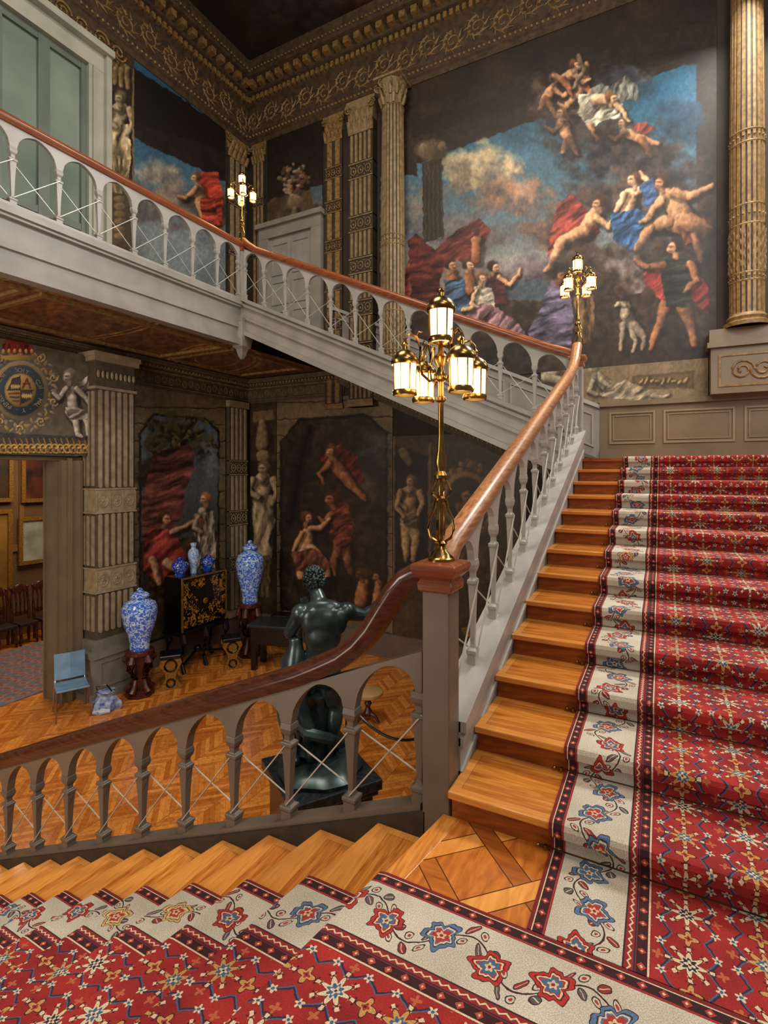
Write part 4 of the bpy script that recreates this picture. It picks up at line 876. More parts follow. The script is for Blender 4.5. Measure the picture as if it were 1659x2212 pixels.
for k in range(16):
    zt_=-R0*(k+1); xa=0; xb=-RU0-.03
    if k<15:
        mb=MB(); mb.prism([(xa,0),(xa+SH*(YE-SY),YE-SY),(xb+SH*(YE-SY),YE-SY),(xb,0)],lambda p,q,t:(p,q,t),-.036,0); mb.build('tread',m_tread2,fl0,loc=(-k*RU0,0,zt_),bevel=.008)
    mb=MB(); pts=[(0,0),(SH*(YE-SY),YE-SY),(.02+SH*(YE-SY),YE-SY),(.02,0)]
    mb.prism(pts,lambda p,q,t:(p,q,t),0,R0-.036); mb.build('riser',m_riser,fl0,loc=(-k*RU0,0,zt_))
mb=MB(); mb.prism([(SX-.03,SY),(SX-.03+SH*(YE-SY),YE),(XR,YE),(XR,SY)],lambda p,q,t:(p,q,t),-.2,-.001)
struct(mb.build('floor',m_riser))
mb=MB(); mb.prism([(-.02,-.03),(.46,-.03),(.46,-.50),(-.10,-.50)],lambda p,q,t:(p,q,t),0,.002); struct(mb.build('floor',m_parq,loc=(SX+.06,SY+.03,0)))
mb=MB(); mb.prism([(-.032,0),(.055,0),(.055-SH*.47,-.47),(-.032-SH*.47,-.47)],lambda p,q,t:(p,q,t),-.03,.004); struct(mb.build('trim_13',M('landing_nosing',(218,146,66),.3,c2=(180,104,38),sc=5,stretch=(12,1.5,1)),loc=(SX,SY,0),bevel=.003))
# ---------- carpets
def carpet(name,path,a0,a1,mapf,label,flip=False):
    na=8; P=[(Vector((p[0],p[1]))) for p in path]; u=[0]
    for i in range(1,len(P)): u.append(u[-1]+(P[i]-P[i-1]).length)
    vs=[];uv=[];fs=[]
    for i,p in enumerate(P):
        for j in range(na+1):
            a=a0+(a1-a0)*j/na; vs.append(mapf(p.x,a,p.y)); uv.append((u[i],abs(a-a0)))
    for i in range(len(P)-1):
        for j in range(na):
            k=i*(na+1)+j; f=(k,k+1,k+na+2,k+na+1); fs.append(f[::-1] if flip else f)
    me=D.meshes.new(name); me.from_pydata(vs,[],fs); ul=me.uv_layers.new(name='UVMap')
    for l in me.loops: ul.data[l.index].uv=uv[l.vertex_index]
    me.materials.append(m_carpet); o=D.objects.new(name,me); COL.objects.link(o)
    md=o.modifiers.new('s','SOLIDIFY'); md.thickness=.007; md.offset=-1
    return tag(o,label,'carpet')
T=.012
path=[(1.835,T),(SY-T,T)]
for k in range(N):
    y=SY+k*RU; z=(k+1)*RI; b=z-RI; ny=y-.038-T
    path+=[(y-T+.004,b+T+.001),(y-T+.004,z-.056),(ny+.012,z-.046),(ny+.001,z-.038),(ny-.002,z-.006),(ny+.004,z+T*.75),(ny+.014,z+T)]
    if k<N-1: path+=[(y+RU-T-.004,z+T)]
path+=[(YB-.9,LZ+T)]
carpet('stair_carpet',path,-.415,-.415+2.42,lambda p,a,z:(a,p,z),'red floral stair carpet climbing the right-hand flight',True)
path=[(2.4,T+.001),(SX-.03+.02,T+.001)]
for k in range(16):
    z=-k*R0; x=SX-k*RU0
    path+=[(x-.03-T*.5,z+T*.7),(x-.03-T*1.2,z-.015),(x-.03-T*.7,z-.036),(x-T+.003,z-.05),(x-T+.003,z-R0+T+.006),(x-T-.008,z-R0+T)]
    if k<15: path+=[(x-RU0-.015,z-R0+T)]
carpet('stair_carpet',path,1.83,1.83-2.42,lambda p,a,z:(p+SH*(a-SY),a,z),'ivory-bordered floral carpet across landing and down the lower flight',False)
rd=emp('stair_rod',(0,0,0)); MB().tube([(-.46,0,0),(2.03,0,0)],.0045,8).build('rod',m_rod,rd,smooth=True)
mb=MB(); mb.ball((-.465,0,0),.009); mb.box(-.44,-.428,-.008,.008,-.01,.008); mb.build('finial',m_brass,rd,smooth=True)
ords=['lowest','second','third','fourth','fifth','sixth','seventh','eighth','ninth','tenth','eleventh','twelfth','thirteenth']
for k in range(N):
    r=rd if k==0 else cp(rd,None); r.location=(0,SY+k*RU-T-.006,k*RI+T+.006); tag(r,'brass stair rod at foot of the %s riser of right-hand flight'%ords[k],'stair rod','brass stair rods')
cz=lambda y:.33+.385*(y-2.3)
mb=MB(); mb.prism([(2.43,FZ),(7.0,FZ),(7.0,cz(7.0)),(2.43,cz(2.43))],lambda p,q,t:(t,p,q),-1.0,SX); struct(mb.build('wall_stair',m_grey))
mb=MB()
for o_,d0,d1 in ((.03,-.05,0.002),(.015,-.12,-.08)): mb.prism([(2.43,cz(2.43)+d0),(6.95,cz(6.95)+d0),(6.95,cz(6.95)+d1),(2.43,cz(2.43)+d1)],lambda p,q,t:(t,p,q),-1.02,SX+o_)
mb.prism([(2.43,cz(2.43)-.27),(6.95,cz(6.95)-.27),(6.95,cz(6.95)-.24),(2.43,cz(2.43)-.24)],lambda p,q,t:(t,p,q),-1.02,SX+.012)
struct(mb.build('trim_14',m_white))
b0=lambda X:.0-.415*(-1.03-X)*1.0
mb=MB(); mb.prism([(-1.0,FZ),(-6.5,FZ),(-6.5,max(b0(-6.5),FZ+.05)-.03),(-1.0,b0(-1.0)-.03)],lambda p,q,t:(p,t,q),SY,2.42); struct(mb.build('wall_stair_lower',m_stoned))
# ---------- balustrades
railp=[(-.055,-.035),(-.07,-.01),(-.066,.02),(-.045,.045),(0,.055),(.045,.045),(.066,.02),(.07,-.01),(.055,-.035),(.045,-.06),(-.045,-.06)]
def balustrade(label,A,ang,L,m,n,H,mat,rail,rmat,thick=.03,bh=.06,wmat=m_wire,sl_=1.,wr=.0045,rs=1.):
    r=emp('balustrade',A,ang,label,'balustrade'); w=L/n
    MB().prism([(0,-bh),(L,-bh+m*L),(L,m*L),(0,0)],lambda p,q,t:(p,t,q),-.05,.05).build('bottom_rail',mat,r)
    a=w/2-.034*sl_; hs=H*.72; mb=MB(); ns=20; top=H; vs=[];fs=[]; S_=[];Z_=[]
    for i in range(n):
        c=(i+.5)*w
        S_+= [i*w,c-a-.0001]; Z_+=[hs-.03,hs-.03]
        for k in range(ns+1):
            t=-1+2*k/ns; zz=hs+min(a*1.3,H-hs-.022)*(math.sqrt(max(0,1-t*t))*.9+.1*(1-abs(t))); S_.append(c+a*t*.999); Z_.append(zz)
        S_+= [c+a+.0001]; Z_+=[hs-.03]
    S_.append(L);Z_.append(hs-.03)
    for s_,z_ in zip(S_,Z_): vs+=[(s_,-thick,z_+m*s_),(s_,thick,z_+m*s_),(s_,thick,top+m*s_),(s_,-thick,top+m*s_)]
    for i in range(len(S_)-1):
        b=i*4
        for j in range(4): fs.append((b+j,b+(j+1)%4,b+4+(j+1)%4,b+4+j))
    mb.add(vs,fs).build('arcade',mat,r)
    pts=rail or [(-.02,0,H+.06),(L+.02,0,H+.06+m*L)]
    MB().sweep(pts,[(x*rs,y if y<0 else y*rs) for x,y in railp]).build('handrail',rmat,r,smooth=True)
    k_=sl_; t_=thick/.03
    lv=[(-.02-abs(m)*.03,.038*k_,.034*t_),(.045,.038*k_,.034*t_),(.05,.044*k_,.04*t_),(.07,.044*k_,.04*t_),(.08,.022*k_,.022*t_),(.10,.016*k_,.018*t_),(hs*.5,.024*k_,.022*t_),(hs*.76,.036*k_,.028*t_),(hs*.78,.044*k_,.034*t_),(hs*.81,.044*k_,.034*t_),(hs*.83,.022*k_,.022*t_),(hs*.88,.022*k_,.022*t_),(hs*.92,.036*k_,.034*t_),(hs-.02,.043*k_,.038*t_),(hs+.01,.038*k_,.034*t_)]
    bal=MB().loft(lv).build('baluster',mat,r,loc=(.02,0,m*.02),bevel=.005)
    for i in range(1,n+1):
        x=min(i*w,L-.02); cp(bal,r,(x,0,m*x))
    for i in range(n):
        x0=i*w; x1=x0+w; mbw=MB()
        mbw.tube([(x0,-.03,.08+m*x0),(x1,-.03,hs*.8+m*x1)],wr,5); mbw.tube([(x0,.03,hs*.8+m*x0),(x1,.03,.08+m*x1)],wr,5); mbw.build('wire_brace',wmat,r)
    return r
L0=5.4; H0=.73; m0=-.415
base=Vector((-1.03,2.36,.0)); hp=[]
for s_ in (L0,4,3,2,1.2,.75): hp.append((s_,0,H0+.06+m0*s_))
for s_,z_ in ((.6,.555),(.48,.62),(.38,.70),(.30,.79),(.23,.90),(.165,1.0),(.10,1.07),(.04,1.10),(-.02,1.11)): hp.append((s_,0,z_))
balustrade('grey arcaded balustrade toned taupe for shade, with dark mahogany rail descending left in foreground',base,PI,L0,m0,13,H0,m_taupe_shade,hp[::-1],m_raild,.03,bh=.1,sl_=.95)
m1=.385; A1=Vector((-.94,2.43,cz(2.43))); L1=4.45
hp=[(-.05,0,.80)]+[(s,0,.85+m1*s) for s in (.05,1,2,3,3.8)]+[(4.1,0,.87+m1*4.1),(4.3,0,.93+m1*4.3),(4.42,0,1.03+m1*4.42),(4.5,0,1.10+m1*4.45)]
balustrade('pale grey arcaded balustrade with worn wooden rail climbing beside the right-hand flight',A1,PI/2,L1,m1,11,.79,m_white,hp,m_railx,.02,sl_=.9,wr=.0048,rs=.86)
A2=Vector((-1.02,7.0,zb(-1.02))); L2=5.5
hp=[(-.05,0,.93)]+[(s,0,.93+sl2*s) for s in (.3,2,4,5.2)]+[(5.38,0,.97+sl2*5.38),(5.5,0,1.02+sl2*5.5)]
balustrade('pale grey arcaded balustrade of the upper flight along back wall',A2,PI,L2,sl2,12,.87,m_white,hp,m_rail,.022,sl_=.9)
balustrade('long gallery balustrade with mahogany rail along upper left',Vector((GX,6.93,BZ+.06)),-PI/2,8.84,0,17,.9,m_white,None,m_rail,.025,sl_=1.05,wr=.006)
def newel(loc,hw,z0,z1,label,mat,capm=m_raild):
    r=emp('newel_post',(loc[0],loc[1],z0),0,label,'newel post'); h=z1-z0
    MB().box(-hw,hw,-hw,hw,0,h).build('post',mat,r,bevel=.006)
    mb=MB(); mb.loft([(h-.06,hw*1.05,hw*1.05),(h-.05,hw*1.25,hw*1.25),(h-.02,hw*1.3,hw*1.3),(h+.0,hw*1.15,hw*1.15),(h+.03,hw*1.55,hw*1.55),(h+.055,hw*1.7,hw*1.7),(h+.075,hw*1.62,hw*1.62),(h+.085,hw*1.1,hw*1.1)])
    mb.build('cap',capm,r,bevel=.004); return r
newel((-.943,2.358),.068,-.3,1.09,'square grey newel post toned taupe for shade, with mahogany cap at centre foreground',m_taupe_shade,woodm('newel_cap_mahogany',(144,80,50),(106,52,32),(1,10,14),.22,4))
newel((-.94,6.97),.062,1.0,2.98,'pale grey newel post at top of right-hand flight',m_white,capm=m_railx)
r=newel((GX,7.0),.06,3.95,5.55,'grey newel post at corner of gallery and upper flight',m_grey,capm=m_rail)
mb=MB(); mb.loft([(-.35,.02,.02),(-.28,.05,.05),(-.18,.07,.07),(-.14,.11,.11),(.0,.13,.13),(.28,.13,.13),(.34,.15,.15),(.36,.07,.07)]); mb.build('pendant',m_grey,r)
# ---------- lamp standards
def lampstd(loc,rz,label,light=14):
    r=emp('lamp_standard',loc,rz,label,'lamp','brass lamp standards on newels')
    mb=MB(); mb.lathe([(0,0),(.062,0),(.062,.012),(.05,.02),(.045,.035),(.03,.05),(.022,.07),(.035,.085),(.02,.095)],seg=20); mb.build('base',m_brass,r,smooth=True)
    mb=MB()
    mb.lathe([(.012,.09),(.012,.27),(.03,.29),(.03,.30),(.013,.31),(.012,.38),(.034,.395),(.036,.41),(.022,.43),(.030,.47),(.018,.53),(.013,.60),(.013,.76),(.024,.77),(.024,.785),(.013,.79),(.013,.86),(.026,.87),(.03,.89),(.02,.91),(.014,.93),(.03,.96),(.034,.98),(.015,1.0),(.012,1.04),(.04,1.05)],seg=16)
    for k in range(4):
        t=k*PI/2+PI/4
        mb.tube([(q*math.cos(t),q*math.sin(t),z) for q,z in ((.018,.09),(.05,.11),(.064,.15),(.058,.2),(.036,.25),(.028,.29))],.007,6)
        mb.tube([(q*math.cos(t),q*math.sin(t),z) for q,z in ((.02,.30),(.042,.315),(.05,.34),(.036,.37),(.028,.39))],.006,6)
    mb.build('stem',m_brass,r,smooth=True)
    mb=MB(); pts=[(.015,.88),(.06,.86),(.10,.89),(.115,.95),(.11,1.02),(.13,1.065),(.165,1.075),(.19,1.05),(.19,1.01)]
    mb.tube([(q,0,z) for q,z in pts],.0065,6); mb.tube([(.11,0,.96),(.085,0,.99),(.075,0,1.03),(.09,0,1.05),(.1,0,1.03)],.005,6); mb.tube([(.13,0,1.065),(.12,0,1.09),(.10,0,1.09)],.004,6)
    am=mb.build('arm',m_brass,r,smooth=True)
    mb=MB(); mb.lathe([(.05,0),(.056,0),(.060,.012),(.057,.024),(.048,.026)],seg=24); mb.lathe([(.056,.143),(.062,.143),(.067,.158),(.062,.172),(.050,.192),(.028,.208),(.014,.215),(.012,.23),(.018,.238),(.008,.25),(0,.255)],seg=24)
    for k in range(8):
        t=k*PI/4; mb.tube([(.0535*math.cos(t),.0535*math.sin(t),.02),(.058*math.cos(t),.058*math.sin(t),.15)],.0018 if k%2 else .0034,5)
    ln=mb.build('lantern',m_brass,r,smooth=True,loc=(.19,0,.785))
    MB().lathe([(.0,.012),(.050,.014),(.051,.03),(.054,.15),(.0,.152)],seg=24).build('glass',m_glass,ln,smooth=True)
    for k in range(1,4):
        t=k*PI/2; cp(am,r,None,t); cp(ln,r,(.19*math.cos(t),.19*math.sin(t),.785))
    c=cp(ln,r,(0,0,1.05)); c.scale=(1.08,1.08,1.05)
    for k in range(4):
        t=k*PI/2+PI/4; l=D.lights.new('lamp_glow','POINT'); l.energy=light/4; l.color=(1,.62,.28); l.shadow_soft_size=.06; lo=D.objects.new('lamp_glow',l); lo.location=Vector(loc)+Vector((.26*math.cos(t+rz),.26*math.sin(t+rz),.87)); COL.objects.link(lo)
    return r
lampstd((-.943,2.358,1.175),math.radians(28+22),'large brass five-lantern lamp on the nearest newel post',9)
lampstd((-.94,6.97,3.065),math.radians(28+35),'brass lantern lamp on newel at top of right-hand flight',24)
lampstd((GX,7.0,5.635),math.radians(28+20),'brass lantern lamp on gallery corner newel at upper left',28)
# ---------- objects in the hall below
def vase(p,h,rm,mat,label,lid=True,group=None):
    r=emp('porcelain_vase',p,0,label,'vase',group)
    pr=[(0,0),(.55,0),(.57,.03),(.55,.1),(.68,.25),(.9,.42),(1.0,.58),(1.0,.68),(.88,.76),(.6,.80),(.46,.82),(.46,.86)]
    MB().lathe([(a*rm,b*h) for a,b in pr],seg=32).build('body',mat,r,smooth=True)
    if lid: MB().lathe([(a*rm,b*h) for a,b in [(.54,.86),(.56,.88),(.48,.91),(.28,.94),(.13,.95),(.18,.975),(.08,1.0),(0,1.0)]],seg=24).build('lid',mat,r,smooth=True)
    else: MB().lathe([(a*rm,b*h) for a,b in [(.42,.86),(.5,.92),(.6,1.0),(.5,.99),(.0,.9)]],seg=24).build('neck',mat,r,smooth=True)
    return r
def stand(p,h,rm,label):
    r=emp('carved_vase_stand',p,0,label,'stand','carved vase stands')
    MB().lathe([(0,h-.09),(rm*.9,h-.09),(rm,h-.07),(rm,h-.02),(rm*.9,h),(0,h)],seg=16).build('top',m_carved,r,smooth=True)
    MB().lathe([(0,0),(rm*1.0,0),(rm,.04),(rm*.8,.06),(rm*.8,.1),(0,.1)],seg=8).build('base',m_carved,r)
    lg=MB().tube([(rm*.8,0,h-.09),(rm*.95,0,h*.78),(rm*.7,0,h*.55),(rm*.45,0,h*.38),(rm*.65,0,h*.2),(rm*.95,0,.08)],[.05,.07,.06,.04,.045,.06],8).build('leg',m_carved,r,smooth=True)
    for k in range(1,5): cp(lg,r,None,k*2*PI/5)
    MB().lathe([(rm*.3,.1),(rm*.4,h*.3),(rm*.25,h*.5),(rm*.55,h*.8),(rm*.6,h-.09)],seg=12,fl=lambda t,z:1+.12*math.cos(t*6)).build('core',m_carved,r,smooth=True)
    return r
p1=onZ(302,1500,FZ); s1=.80; stand(p1,s1,.24,'carved rosewood stand under blue vase beside the pier'); vase((p1.x,p1.y,FZ+s1),1.07,.29,m_blue,'large blue and white lidded vase beside the pier')
p2=onZ(540,1415,FZ); s2=1.12; stand(p2,s2,.25,'tall carved stand in room corner holding blue vase'); vase((p2.x,p2.y,FZ+s2),1.33,.29,m_blue,'tall blue and white lidded vase in the room corner')
cx0,cx1,cy0,cy1=-8.68,-8.2,7.08,8.25; cb=-1.5; ct=-.46
r=emp('lacquer_cabinet',((cx0+cx1)/2,(cy0+cy1)/2,FZ),0,'black and gold lacquer cabinet on carved stand against lower mural','cabinet')
MB().box(cx0,cx1,cy0,cy1,cb,ct).build('body',m_black,r,w=True,bevel=.01)
for a,b in ((cy0+.04,(cy0+cy1)/2-.005),((cy0+cy1)/2+.005,cy1-.04)): MB().box(cx1,cx1+.025,a,b,cb+.05,ct-.06).build('door',m_lacq,r,w=True,bevel=.005)
mb=MB()
for a in (cy0,cy1-.03): mb.box(cx1,cx1+.03,a,a+.03,cb,ct-.03)
mb.box(cx1,cx1+.03,cy0,cy1,ct-.03,ct); mb.ball((cx1+.03,(cy0+cy1)/2,cb+.5),.06,(.3,1,1))
for yv in (cy0+.06,cy1-.14):
    for z in (cb+.12,ct-.2): mb.box(cx1+.02,cx1+.035,yv,yv+.08,z,z+.08)
mb.build('brass_mount',m_gilt,r,w=True)
MB().box(cx0-.02,cx1+.05,cy0-.04,cy1+.04,cb-.09,cb).build('stand_apron',m_black,r,w=True,bevel=.02)
for x in (cx0+.06,cx1):
    for y in (cy0+.03,(cy0+cy1)/2,cy1-.03) if x==cx1 else (cy0+.03,cy1-.03): MB().tube([(x,y,cb-.05),(x+.05,y,cb-.2),(x,y,cb-.42),(x-.02,y,cb-.62),(x+.05,y,FZ)],[.06,.07,.04,.032,.045],8).build('leg',m_black,r,w=True,smooth=True)
mb=MB(); mb.tube([(cx1,cy0+.05,-2.15),(cx1-.25,(cy0+cy1)/2,-2.05),(cx1,cy1-.05,-2.15)],.03,8); mb.ball((cx1-.2,(cy0+cy1)/2,-2.0),.08); mb.build('stretcher',m_black,r,w=True,smooth=True)
vase((-8.42,7.24,ct),.36,.16,m_blued,'small round deep blue vase at left end of cabinet top',False); vase((-8.42,7.58,ct),.62,.11,m_bluel,'slim pale blue vase standing in the middle of cabinet top',False); vase((-8.42,7.95,ct),.34,.15,m_blued,'small round deep blue vase at right end of cabinet top',True)
def gstool(p,h,label,rz=0):
    r=emp('gilt_stool',p,rz,label,'stool','black and gilt stools'); MB().box(-.18,.18,-.18,.18,h-.08,h).build('seat',m_black,r,bevel=.02)
    for sx in (-1,1):
        mb=MB(); mb.prism([(-.17,h-.08),(.17,h-.08),(.19,h*.75),(.10,h*.5),(.08,h*.35),(.18,h*.1),(.17,0),(-.17,0),(-.18,h*.1),(-.08,h*.35),(-.10,h*.5),(-.19,h*.75)],lambda a,b,t:(a,t,b),sx*.15-.02,sx*.15+.02); mb.build('side_panel',m_gilt,r)
        mb=MB()
        for zc,R in ((h*.7,.1),(h*.2,.07)): mb.tube([(R*math.cos(t*PI/6),sx*.175,zc+R*math.sin(t*PI/6)) for t in range(13)],.018,5)
        mb.build('gilt_scroll',m_black,r)
    return r
gstool(onZ(352,1484,FZ)+Vector((.10,.08,0)),.62,'black and gilt stool between blue vase and cabinet',.9); gstool(onZ(500,1440,FZ),.62,'black and gilt stool right of the lacquer cabinet',.9); gstool(onZ(608,1398,FZ),.75,'gilt-scrolled stool behind the bronze sculpture',.3)
pc=Vector((-8.4,5.08,FZ)); m_bc=M('blue_plastic',(112,146,172),.4); m_ch=M('chrome',(190,190,190),.2,1)
r=emp('stacking_chair',pc,math.radians(65),'light blue stacking chair with metal legs beside the doorway','chair')
mb=MB(); mb.sweep([(0,-.23,.46),(0,-.1,.44),(0,.1,.44),(0,.22,.46)],[(-.23,0),(.23,0),(.23,.03),(-.23,.03)],(1,0,0)); mb.build('seat',m_bc,r,bevel=.01)
mb=MB(); mb.sweep([(0,.24,.52),(0,.27,.7),(0,.31,.92)],[(-.22,0),(0,.05),(.22,0),(.22,.025),(0,.075),(-.22,.025)],(1,0,0)); mb.build('backrest',m_bc,r)
for x in (-.22,.22):
    for y,yt in ((-.25,-.2),(.27,.2)): MB().tube([(x,yt,.45),(x*1.08,y,0)],.012,8).build('leg',m_ch,r,smooth=True)
for x in (-.21,.21): MB().tube([(x,.2,.45),(x,.25,.55),(x,.28,.7)],.012).build('back_support',m_ch,r)
r=emp('shoulder_bag',(pc.x+.32,pc.y+.38,FZ),.5,'slumped blue and white cloth bag on floor beside the blue chair','bag')
mb=MB(); mb.lathe([(0,0),(.2,0),(.22,.05),(.19,.14),(.12,.24),(.14,.30),(.0,.22)],(0,0,0),16,lambda t,z:1+.18*math.sin(3*t+z*12)+.1*math.cos(7*t)); mb.build('body',M('blue_cloth',(36,56,124),.7,c2=(170,180,200),sc=11),r,smooth=True)
MB().tube([(-.12,0,.24),(-.2,.06,.34),(-.05,.1,.36),(.1,.02,.26)],.012).build('strap',m_black,r)
mb=MB(); mb.tube([(-.1,-.22,.04),(.02,-.2,.05),(.14,-.16,.04)],[.03,.05,.03],8); mb.build('folded_cloth',M('white_cloth',(190,194,205),.7),r,smooth=True)
p=onZ(598,1440,FZ); r=emp('black_chest',(p.x,p.y,FZ),.3,'low black chest standing behind the bronze sculpture','chest')
MB().box(-.45,.45,-.28,.28,.5,.85).build('body',m_black,r,bevel=.02); MB().box(-.5,.5,-.33,.33,.85,.9).build('top',m_blackst,r,bevel=.01)
for x in (-.38,.38):
    for y in (-.22,.22): MB().box(x-.05,x+.05,y-.05,y+.05,0,.52).build('leg',m_black,r)
# bronze group
SP=Vector((-3.06,4.37,-1.31))
def skinfig(name,J,Eg,mat,parent,root=0,sub=2,kk=1.):
    me=D.meshes.new(name); me.from_pydata([j[:3] for j in J],Eg,[]); o=D.objects.new(name,me); COL.objects.link(o); o.parent=parent
    md=o.modifiers.new('skin','SKIN'); md.use_smooth_shade=True
    for i,j in enumerate(J):
        sv=me.skin_vertices[0].data[i]; rr=j[3]*kk; sv.radius=(rr,j[4]*kk if len(j)>4 else rr); sv.use_root=(i==root)
    o.modifiers.new('sub','SUBSURF').render_levels=sub; me.materials.append(mat); return o
r=emp('bronze_sculpture',SP,ANG,'dark bronze nude figure seen from behind with outstretched arm on plinth','sculpture')
# body as one remeshed surface: tapered limbs and muscle masses fused together
def limbm(mb,pts,seg=12):
    P=[];R=[]
    for (a,ra),(b,rb) in zip(pts[:-1],pts[1:]):
        a=Vector(a);b=Vector(b); n=5
        for k in range(n):
            t=k/n; P.append(a.lerp(b,t)); R.append(ra+(rb-ra)*t+.06*ra*math.sin(t*PI))
    P.append(Vector(pts[-1][0])); R.append(pts[-1][1]); mb.tube(P,R,seg)
    for q,rr in pts: mb.ball(q,rr*.98,seg=8)
mb=MB()
# torso: pelvis, waist, ribcage, shoulders
for x,y,z,R,sq in ((0,0,.95,.19,(1.0,.78,.85)),(.01,-.01,1.10,.155,(1.0,.75,1.1)),(.03,-.03,1.27,.185,(1.05,.70,1.05)),(.05,-.03,1.42,.20,(1.15,.66,.85)),(.04,-.01,1.54,.13,(1.5,.7,.7)),
    (-.07,-.09,1.42,.11,(1,.55,1.25)),(.18,-.09,1.42,.11,(1,.55,1.25)),(-.045,-.09,1.22,.085,(.8,.5,1.7)),(.105,-.09,1.22,.085,(.8,.5,1.7)),(-.085,-.07,.87,.125,(1,.85,1.0)),(.095,-.07,.87,.125,(1,.85,1.0)),
    (.27,-.02,1.51,.095,(1.05,1,1)),(-.19,-.01,1.49,.095,(1.05,1,1))): mb.ball((x,y,z),R,sq,14)
limbm(mb,[((.0,.03,1.56),.085),((-.05,.10,1.68),.07)])
limbm(mb,[((.27,-.02,1.50),.085),((.44,.04,1.45),.062),((.53,.18,1.47),.055),((.58,.33,1.50),.034)])
limbm(mb,[((-.19,0,1.48),.085),((-.31,.02,1.28),.064),((-.29,.18,1.24),.055),((-.21,.33,1.46),.033)])
limbm(mb,[((.10,0,.84),.135),((.16,.05,.50),.082),((.14,.0,.34),.082),((.10,0,.09),.042)])
limbm(mb,[((-.10,.02,.82),.135),((-.20,.17,.50),.082),((-.19,.1,.34),.080),((-.15,.02,.09),.042)])
limbm(mb,[((.10,-.01,.05),.045),((.12,.18,.035),.03)]); limbm(mb,[((-.15,.01,.05),.045),((-.18,.2,.035),.03)])
b_=mb.build('body',m_bronze,r,smooth=True)
md=b_.modifiers.new('fuse','REMESH'); md.mode='VOXEL'; md.voxel_size=.014; md.use_smooth_shade=True
md=b_.modifiers.new('soft','SMOOTH'); md.factor=.6; md.iterations=8
def hand(px,dirv,parent,mat):
    px=Vector(px); d=Vector(dirv).normalized(); s=d.cross(Vector((0,0,1))).normalized()
    for k in range(4):
        L_=(.07,.085,.08,.06)[k]; b=px+s*(k-1.5)*.018
        MB().tube([b-d*.04,b+d*L_*.5+Vector((0,0,.01)),b+d*L_*.85-Vector((0,0,.01)),b+d*L_-Vector((0,0,.03))],[.012,.0115,.010,.007],6).build('finger',mat,parent,smooth=True)
    MB().tube([px-s*.02-d*.03,px-s*.05+d*.02,px-s*.055+d*.05],[.013,.011,.008],6).build('thumb',mat,parent,smooth=True)
hand((.585,.37,1.50),(.3,1,-.1),r,m_bronze); hand((-.205,.36,1.50),(.1,.5,.8),r,m_bronze)
HX,HYY,HZ=-.08,.14,1.79
mb=MB(); mb.ball((HX,HYY,HZ),.115,(.85,1.0,1.12),14); mb.ball((HX-.04,HYY+.11,HZ-.04),.026,(1,1.2,1),6); mb.ball((HX-.095,HYY,HZ-.02),.024,(.5,1,1.3),6); mb.ball((HX+.095,HYY,HZ-.02),.024,(.5,1,1.3),6); mb.build('head',m_bronze,r,smooth=True)
mb=MB(); rg=random.Random(2)
for k in range(240):
    t=rg.uniform(0,2*PI); ph=rg.uniform(-.6,1.5); q=.118; x=q*math.cos(t)*math.cos(ph)*.9; y=q*math.sin(t)*math.cos(ph); z=q*1.12*math.sin(ph)
    if y>.06 and z<.06: continue
    mb.ball((HX+x,HYY+y,HZ+.01+z),rg.uniform(.012,.022),seg=5)
mb.build('curly_hair',m_bronze,r,smooth=True)
J=[(-.26,-.06,.72,.12,.1),(-.25,-.05,.9,.1),(-.24,-.02,1.05,.11,.09),(-.24,.02,1.17,.05),(-.25,.03,1.25,.085),(-.34,0,1.02,.045),(-.30,.1,.9,.038),(-.14,0,1.04,.045),(-.06,.02,1.15,.038),(-.34,-.16,.58,.075),(-.28,-.18,.34,.055),(-.24,-.12,.12,.045),(-.2,-.2,.05,.035),(-.18,-.14,.6,.075),(-.08,-.2,.4,.055),(-.10,-.1,.2,.045),(-.06,-.18,.06,.035)]
skinfig('companion',J,[(0,1),(1,2),(2,3),(3,4),(2,5),(5,6),(2,7),(7,8),(0,9),(9,10),(10,11),(11,12),(0,13),(13,14),(14,15),(15,16)],m_bronze,r,kk=1.2)
mb=MB(); mb.lathe([(0,0),(.22,.0),(.26,.1),(.2,.3),(.17,.5),(.2,.65),(0,.78)],(-.06,.14,0),18,lambda t,z:1+.2*math.sin(3*t+z*9)+.08*math.sin(7*t-z*14)); mb.tube([(-.3,-.1,.5),(-.1,-.22,.38),(.12,-.18,.3),(.22,0,.16),(.08,.16,.08)],[.05,.06,.055,.045,.02],8); mb.build('tree_stump',m_bronze,r,smooth=True)
MB().lathe([(0,-.09),(.42,-.09),(.43,-.05),(.38,-.01),(.3,.03),(0,.04)],seg=28,fl=lambda t,z:1+.05*math.sin(5*t)+.03*math.cos(9*t)).build('base',m_bronze,r,smooth=True)
r=emp('sculpture_plinth',(SP.x,SP.y,FZ),ANG+.5,'black marble plinth beneath the bronze sculpture','plinth')
MB().box(-.40,.40,-.40,.40,.15,.74).build('block',m_blackst,r,bevel=.01); mb=MB(); mb.box(-.47,.47,-.47,.47,.80,.90); mb.box(-.44,.44,-.44,.44,.74,.80); mb.build('top_moulding',m_blackst,r,bevel=.01); MB().box(-.47,.47,-.47,.47,0,.15).build('base_moulding',m_blackst,r,bevel=.01)
p=onZ(795,1560,FZ); r=emp('round_stool',p,0,'round wooden-topped stool standing on hall floor behind newel','stool')
MB().lathe([(0,.42),(.2,.42),(.23,.44),(.23,.48),(.2,.5),(0,.51)],seg=28).build('seat',M('caned_seat',(196,150,96),.5),r,smooth=True)
MB().lathe([(.04,.42),(.03,.36),(.06,.3),(.03,.24),(.07,.16),(.05,.1)],seg=16).build('pedestal',m_carved,r,smooth=True)
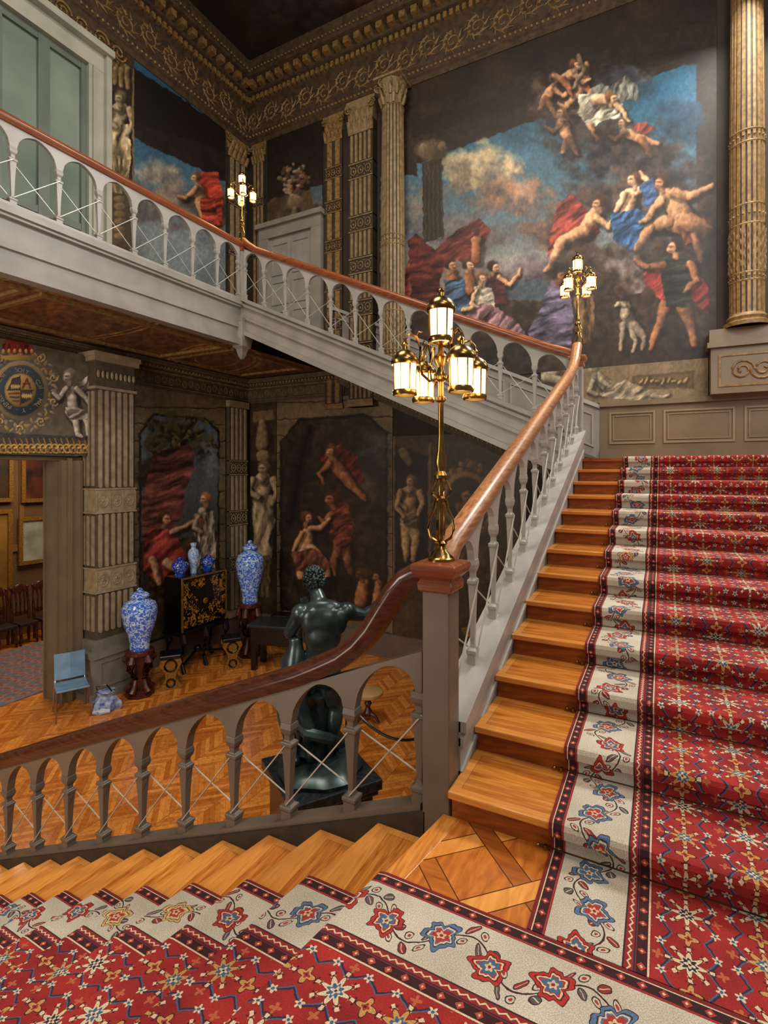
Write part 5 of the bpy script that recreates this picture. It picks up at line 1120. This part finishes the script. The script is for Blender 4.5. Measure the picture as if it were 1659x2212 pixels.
for k in range(3):
    t=k*2*PI/3; MB().tube([(.04*math.cos(t),.04*math.sin(t),.15),(.13*math.cos(t),.13*math.sin(t),.12),(.2*math.cos(t),.2*math.sin(t),.03)],[.03,.025,.02],6).build('leg',m_carved,r,smooth=True)
q_=onZ(850,1680,FZ); r=emp('rope_barrier',q_,0,'black rope barrier slung on short posts beside the sculpture','barrier')
for sx in (-.7,.7): MB().lathe([(0,0),(.14,0),(.14,.02),(.03,.04),(.02,.9),(.035,.92),(.02,.95),(0,.95)],(sx,0,0),14).build('post',m_black,r,smooth=True)
MB().tube([(-.7+1.4*k/16,0,.85-.35*(1-((k-8)/8)**2)) for k in range(17)],.018,8).build('rope',m_black,r,smooth=True)
p=onY(1035,1330,8.2); r=emp('gilt_candle_stand',(p.x,8.2,FZ),0,'gilded carved candle stand seen between right-hand flight balusters','candle stand')
MB().lathe([(0,0),(.25,0),(.22,.05),(.06,.12),(.05,.5),(.1,.6),(.05,.7),(.05,1.1),(.12,1.2),(.28,1.3),(.28,1.34),(0,1.34)],seg=16,fl=lambda t,z:1+.1*math.cos(6*t)).build('shaft',m_gilt,r,smooth=True)
for k in range(3):
    t=k*2.1; MB().tube([(.06*math.cos(t),.06*math.sin(t),.6),(.2*math.cos(t),.2*math.sin(t),.7),(.24*math.cos(t),.24*math.sin(t),.9),(.12*math.cos(t),.12*math.sin(t),1.0)],.03,6).build('scroll',m_gilt,r,smooth=True)
# ---------- light
def area(loc,tgt,size,e,col=(1,1,1),sy=None):
    l=D.lights.new('daylight_and_fill','AREA'); l.energy=e; l.color=col; l.size=size  # shared by window daylight and by added fill lamps
    if sy: l.shape='RECTANGLE'; l.size_y=sy
    o=D.objects.new('daylight_and_fill',l); o.location=loc; o.rotation_euler=(Vector(tgt)-Vector(loc)).to_track_quat('-Z','Y').to_euler(); COL.objects.link(o); return o
area((2.9,-2.2,6.5),(-3,6,2),2.4,150,(1,.95,.88))
area((1.6,8.2,9.2),(.3,2.6,0),1.6,560,(1,.95,.88))  # added overhead lamp, set back so the carpet risers stay darker
area((-3.5,2.5,10.6),(-4,5,0),3,420,(1,.91,.78))  # added overhead soft fill for the hall, no fitting there
area((3.0,6.5,5.2),(-3,7.5,3),1.8,110,(.96,.97,1))
area((2.6,1.0,8.5),(-1.0,9.8,6.0),2.2,220,(1,.95,.88))
area((-5.5,-2,2.5),(-7,7,0),2.2,190,(1,.9,.76))  # added unseen fill standing in for bounce in the lower hall
area((-4.5,-2.3,-1.0),(-8,6,3.8),2,100,(1,.85,.66))  # added unseen fill aimed up to brighten the gallery soffit
area((-11.3,6.5,2.8),(-11.3,6.6,-2),2,150,(1,.82,.6))  # added area lamp lighting the far room from inside
w=D.worlds.new('w'); SC.world=w; w.use_nodes=True; bg=w.node_tree.nodes['Background']; bg.inputs[0].default_value=(1,.92,.82,1); bg.inputs[1].default_value=.15
# ---------- camera
cd=D.cameras.new('camera'); cam=D.objects.new('camera',cd); COL.objects.link(cam); cam.location=(0,0,EYE); cam.rotation_euler=(PI/2,0,ANG)
cd.sensor_fit='VERTICAL'; cd.sensor_height=36; cd.lens=36*F/2212; cd.shift_y=-86/2212; cd.clip_start=.05; SC.camera=cam
SC.view_settings.view_transform='Standard'; SC.view_settings.look='None'
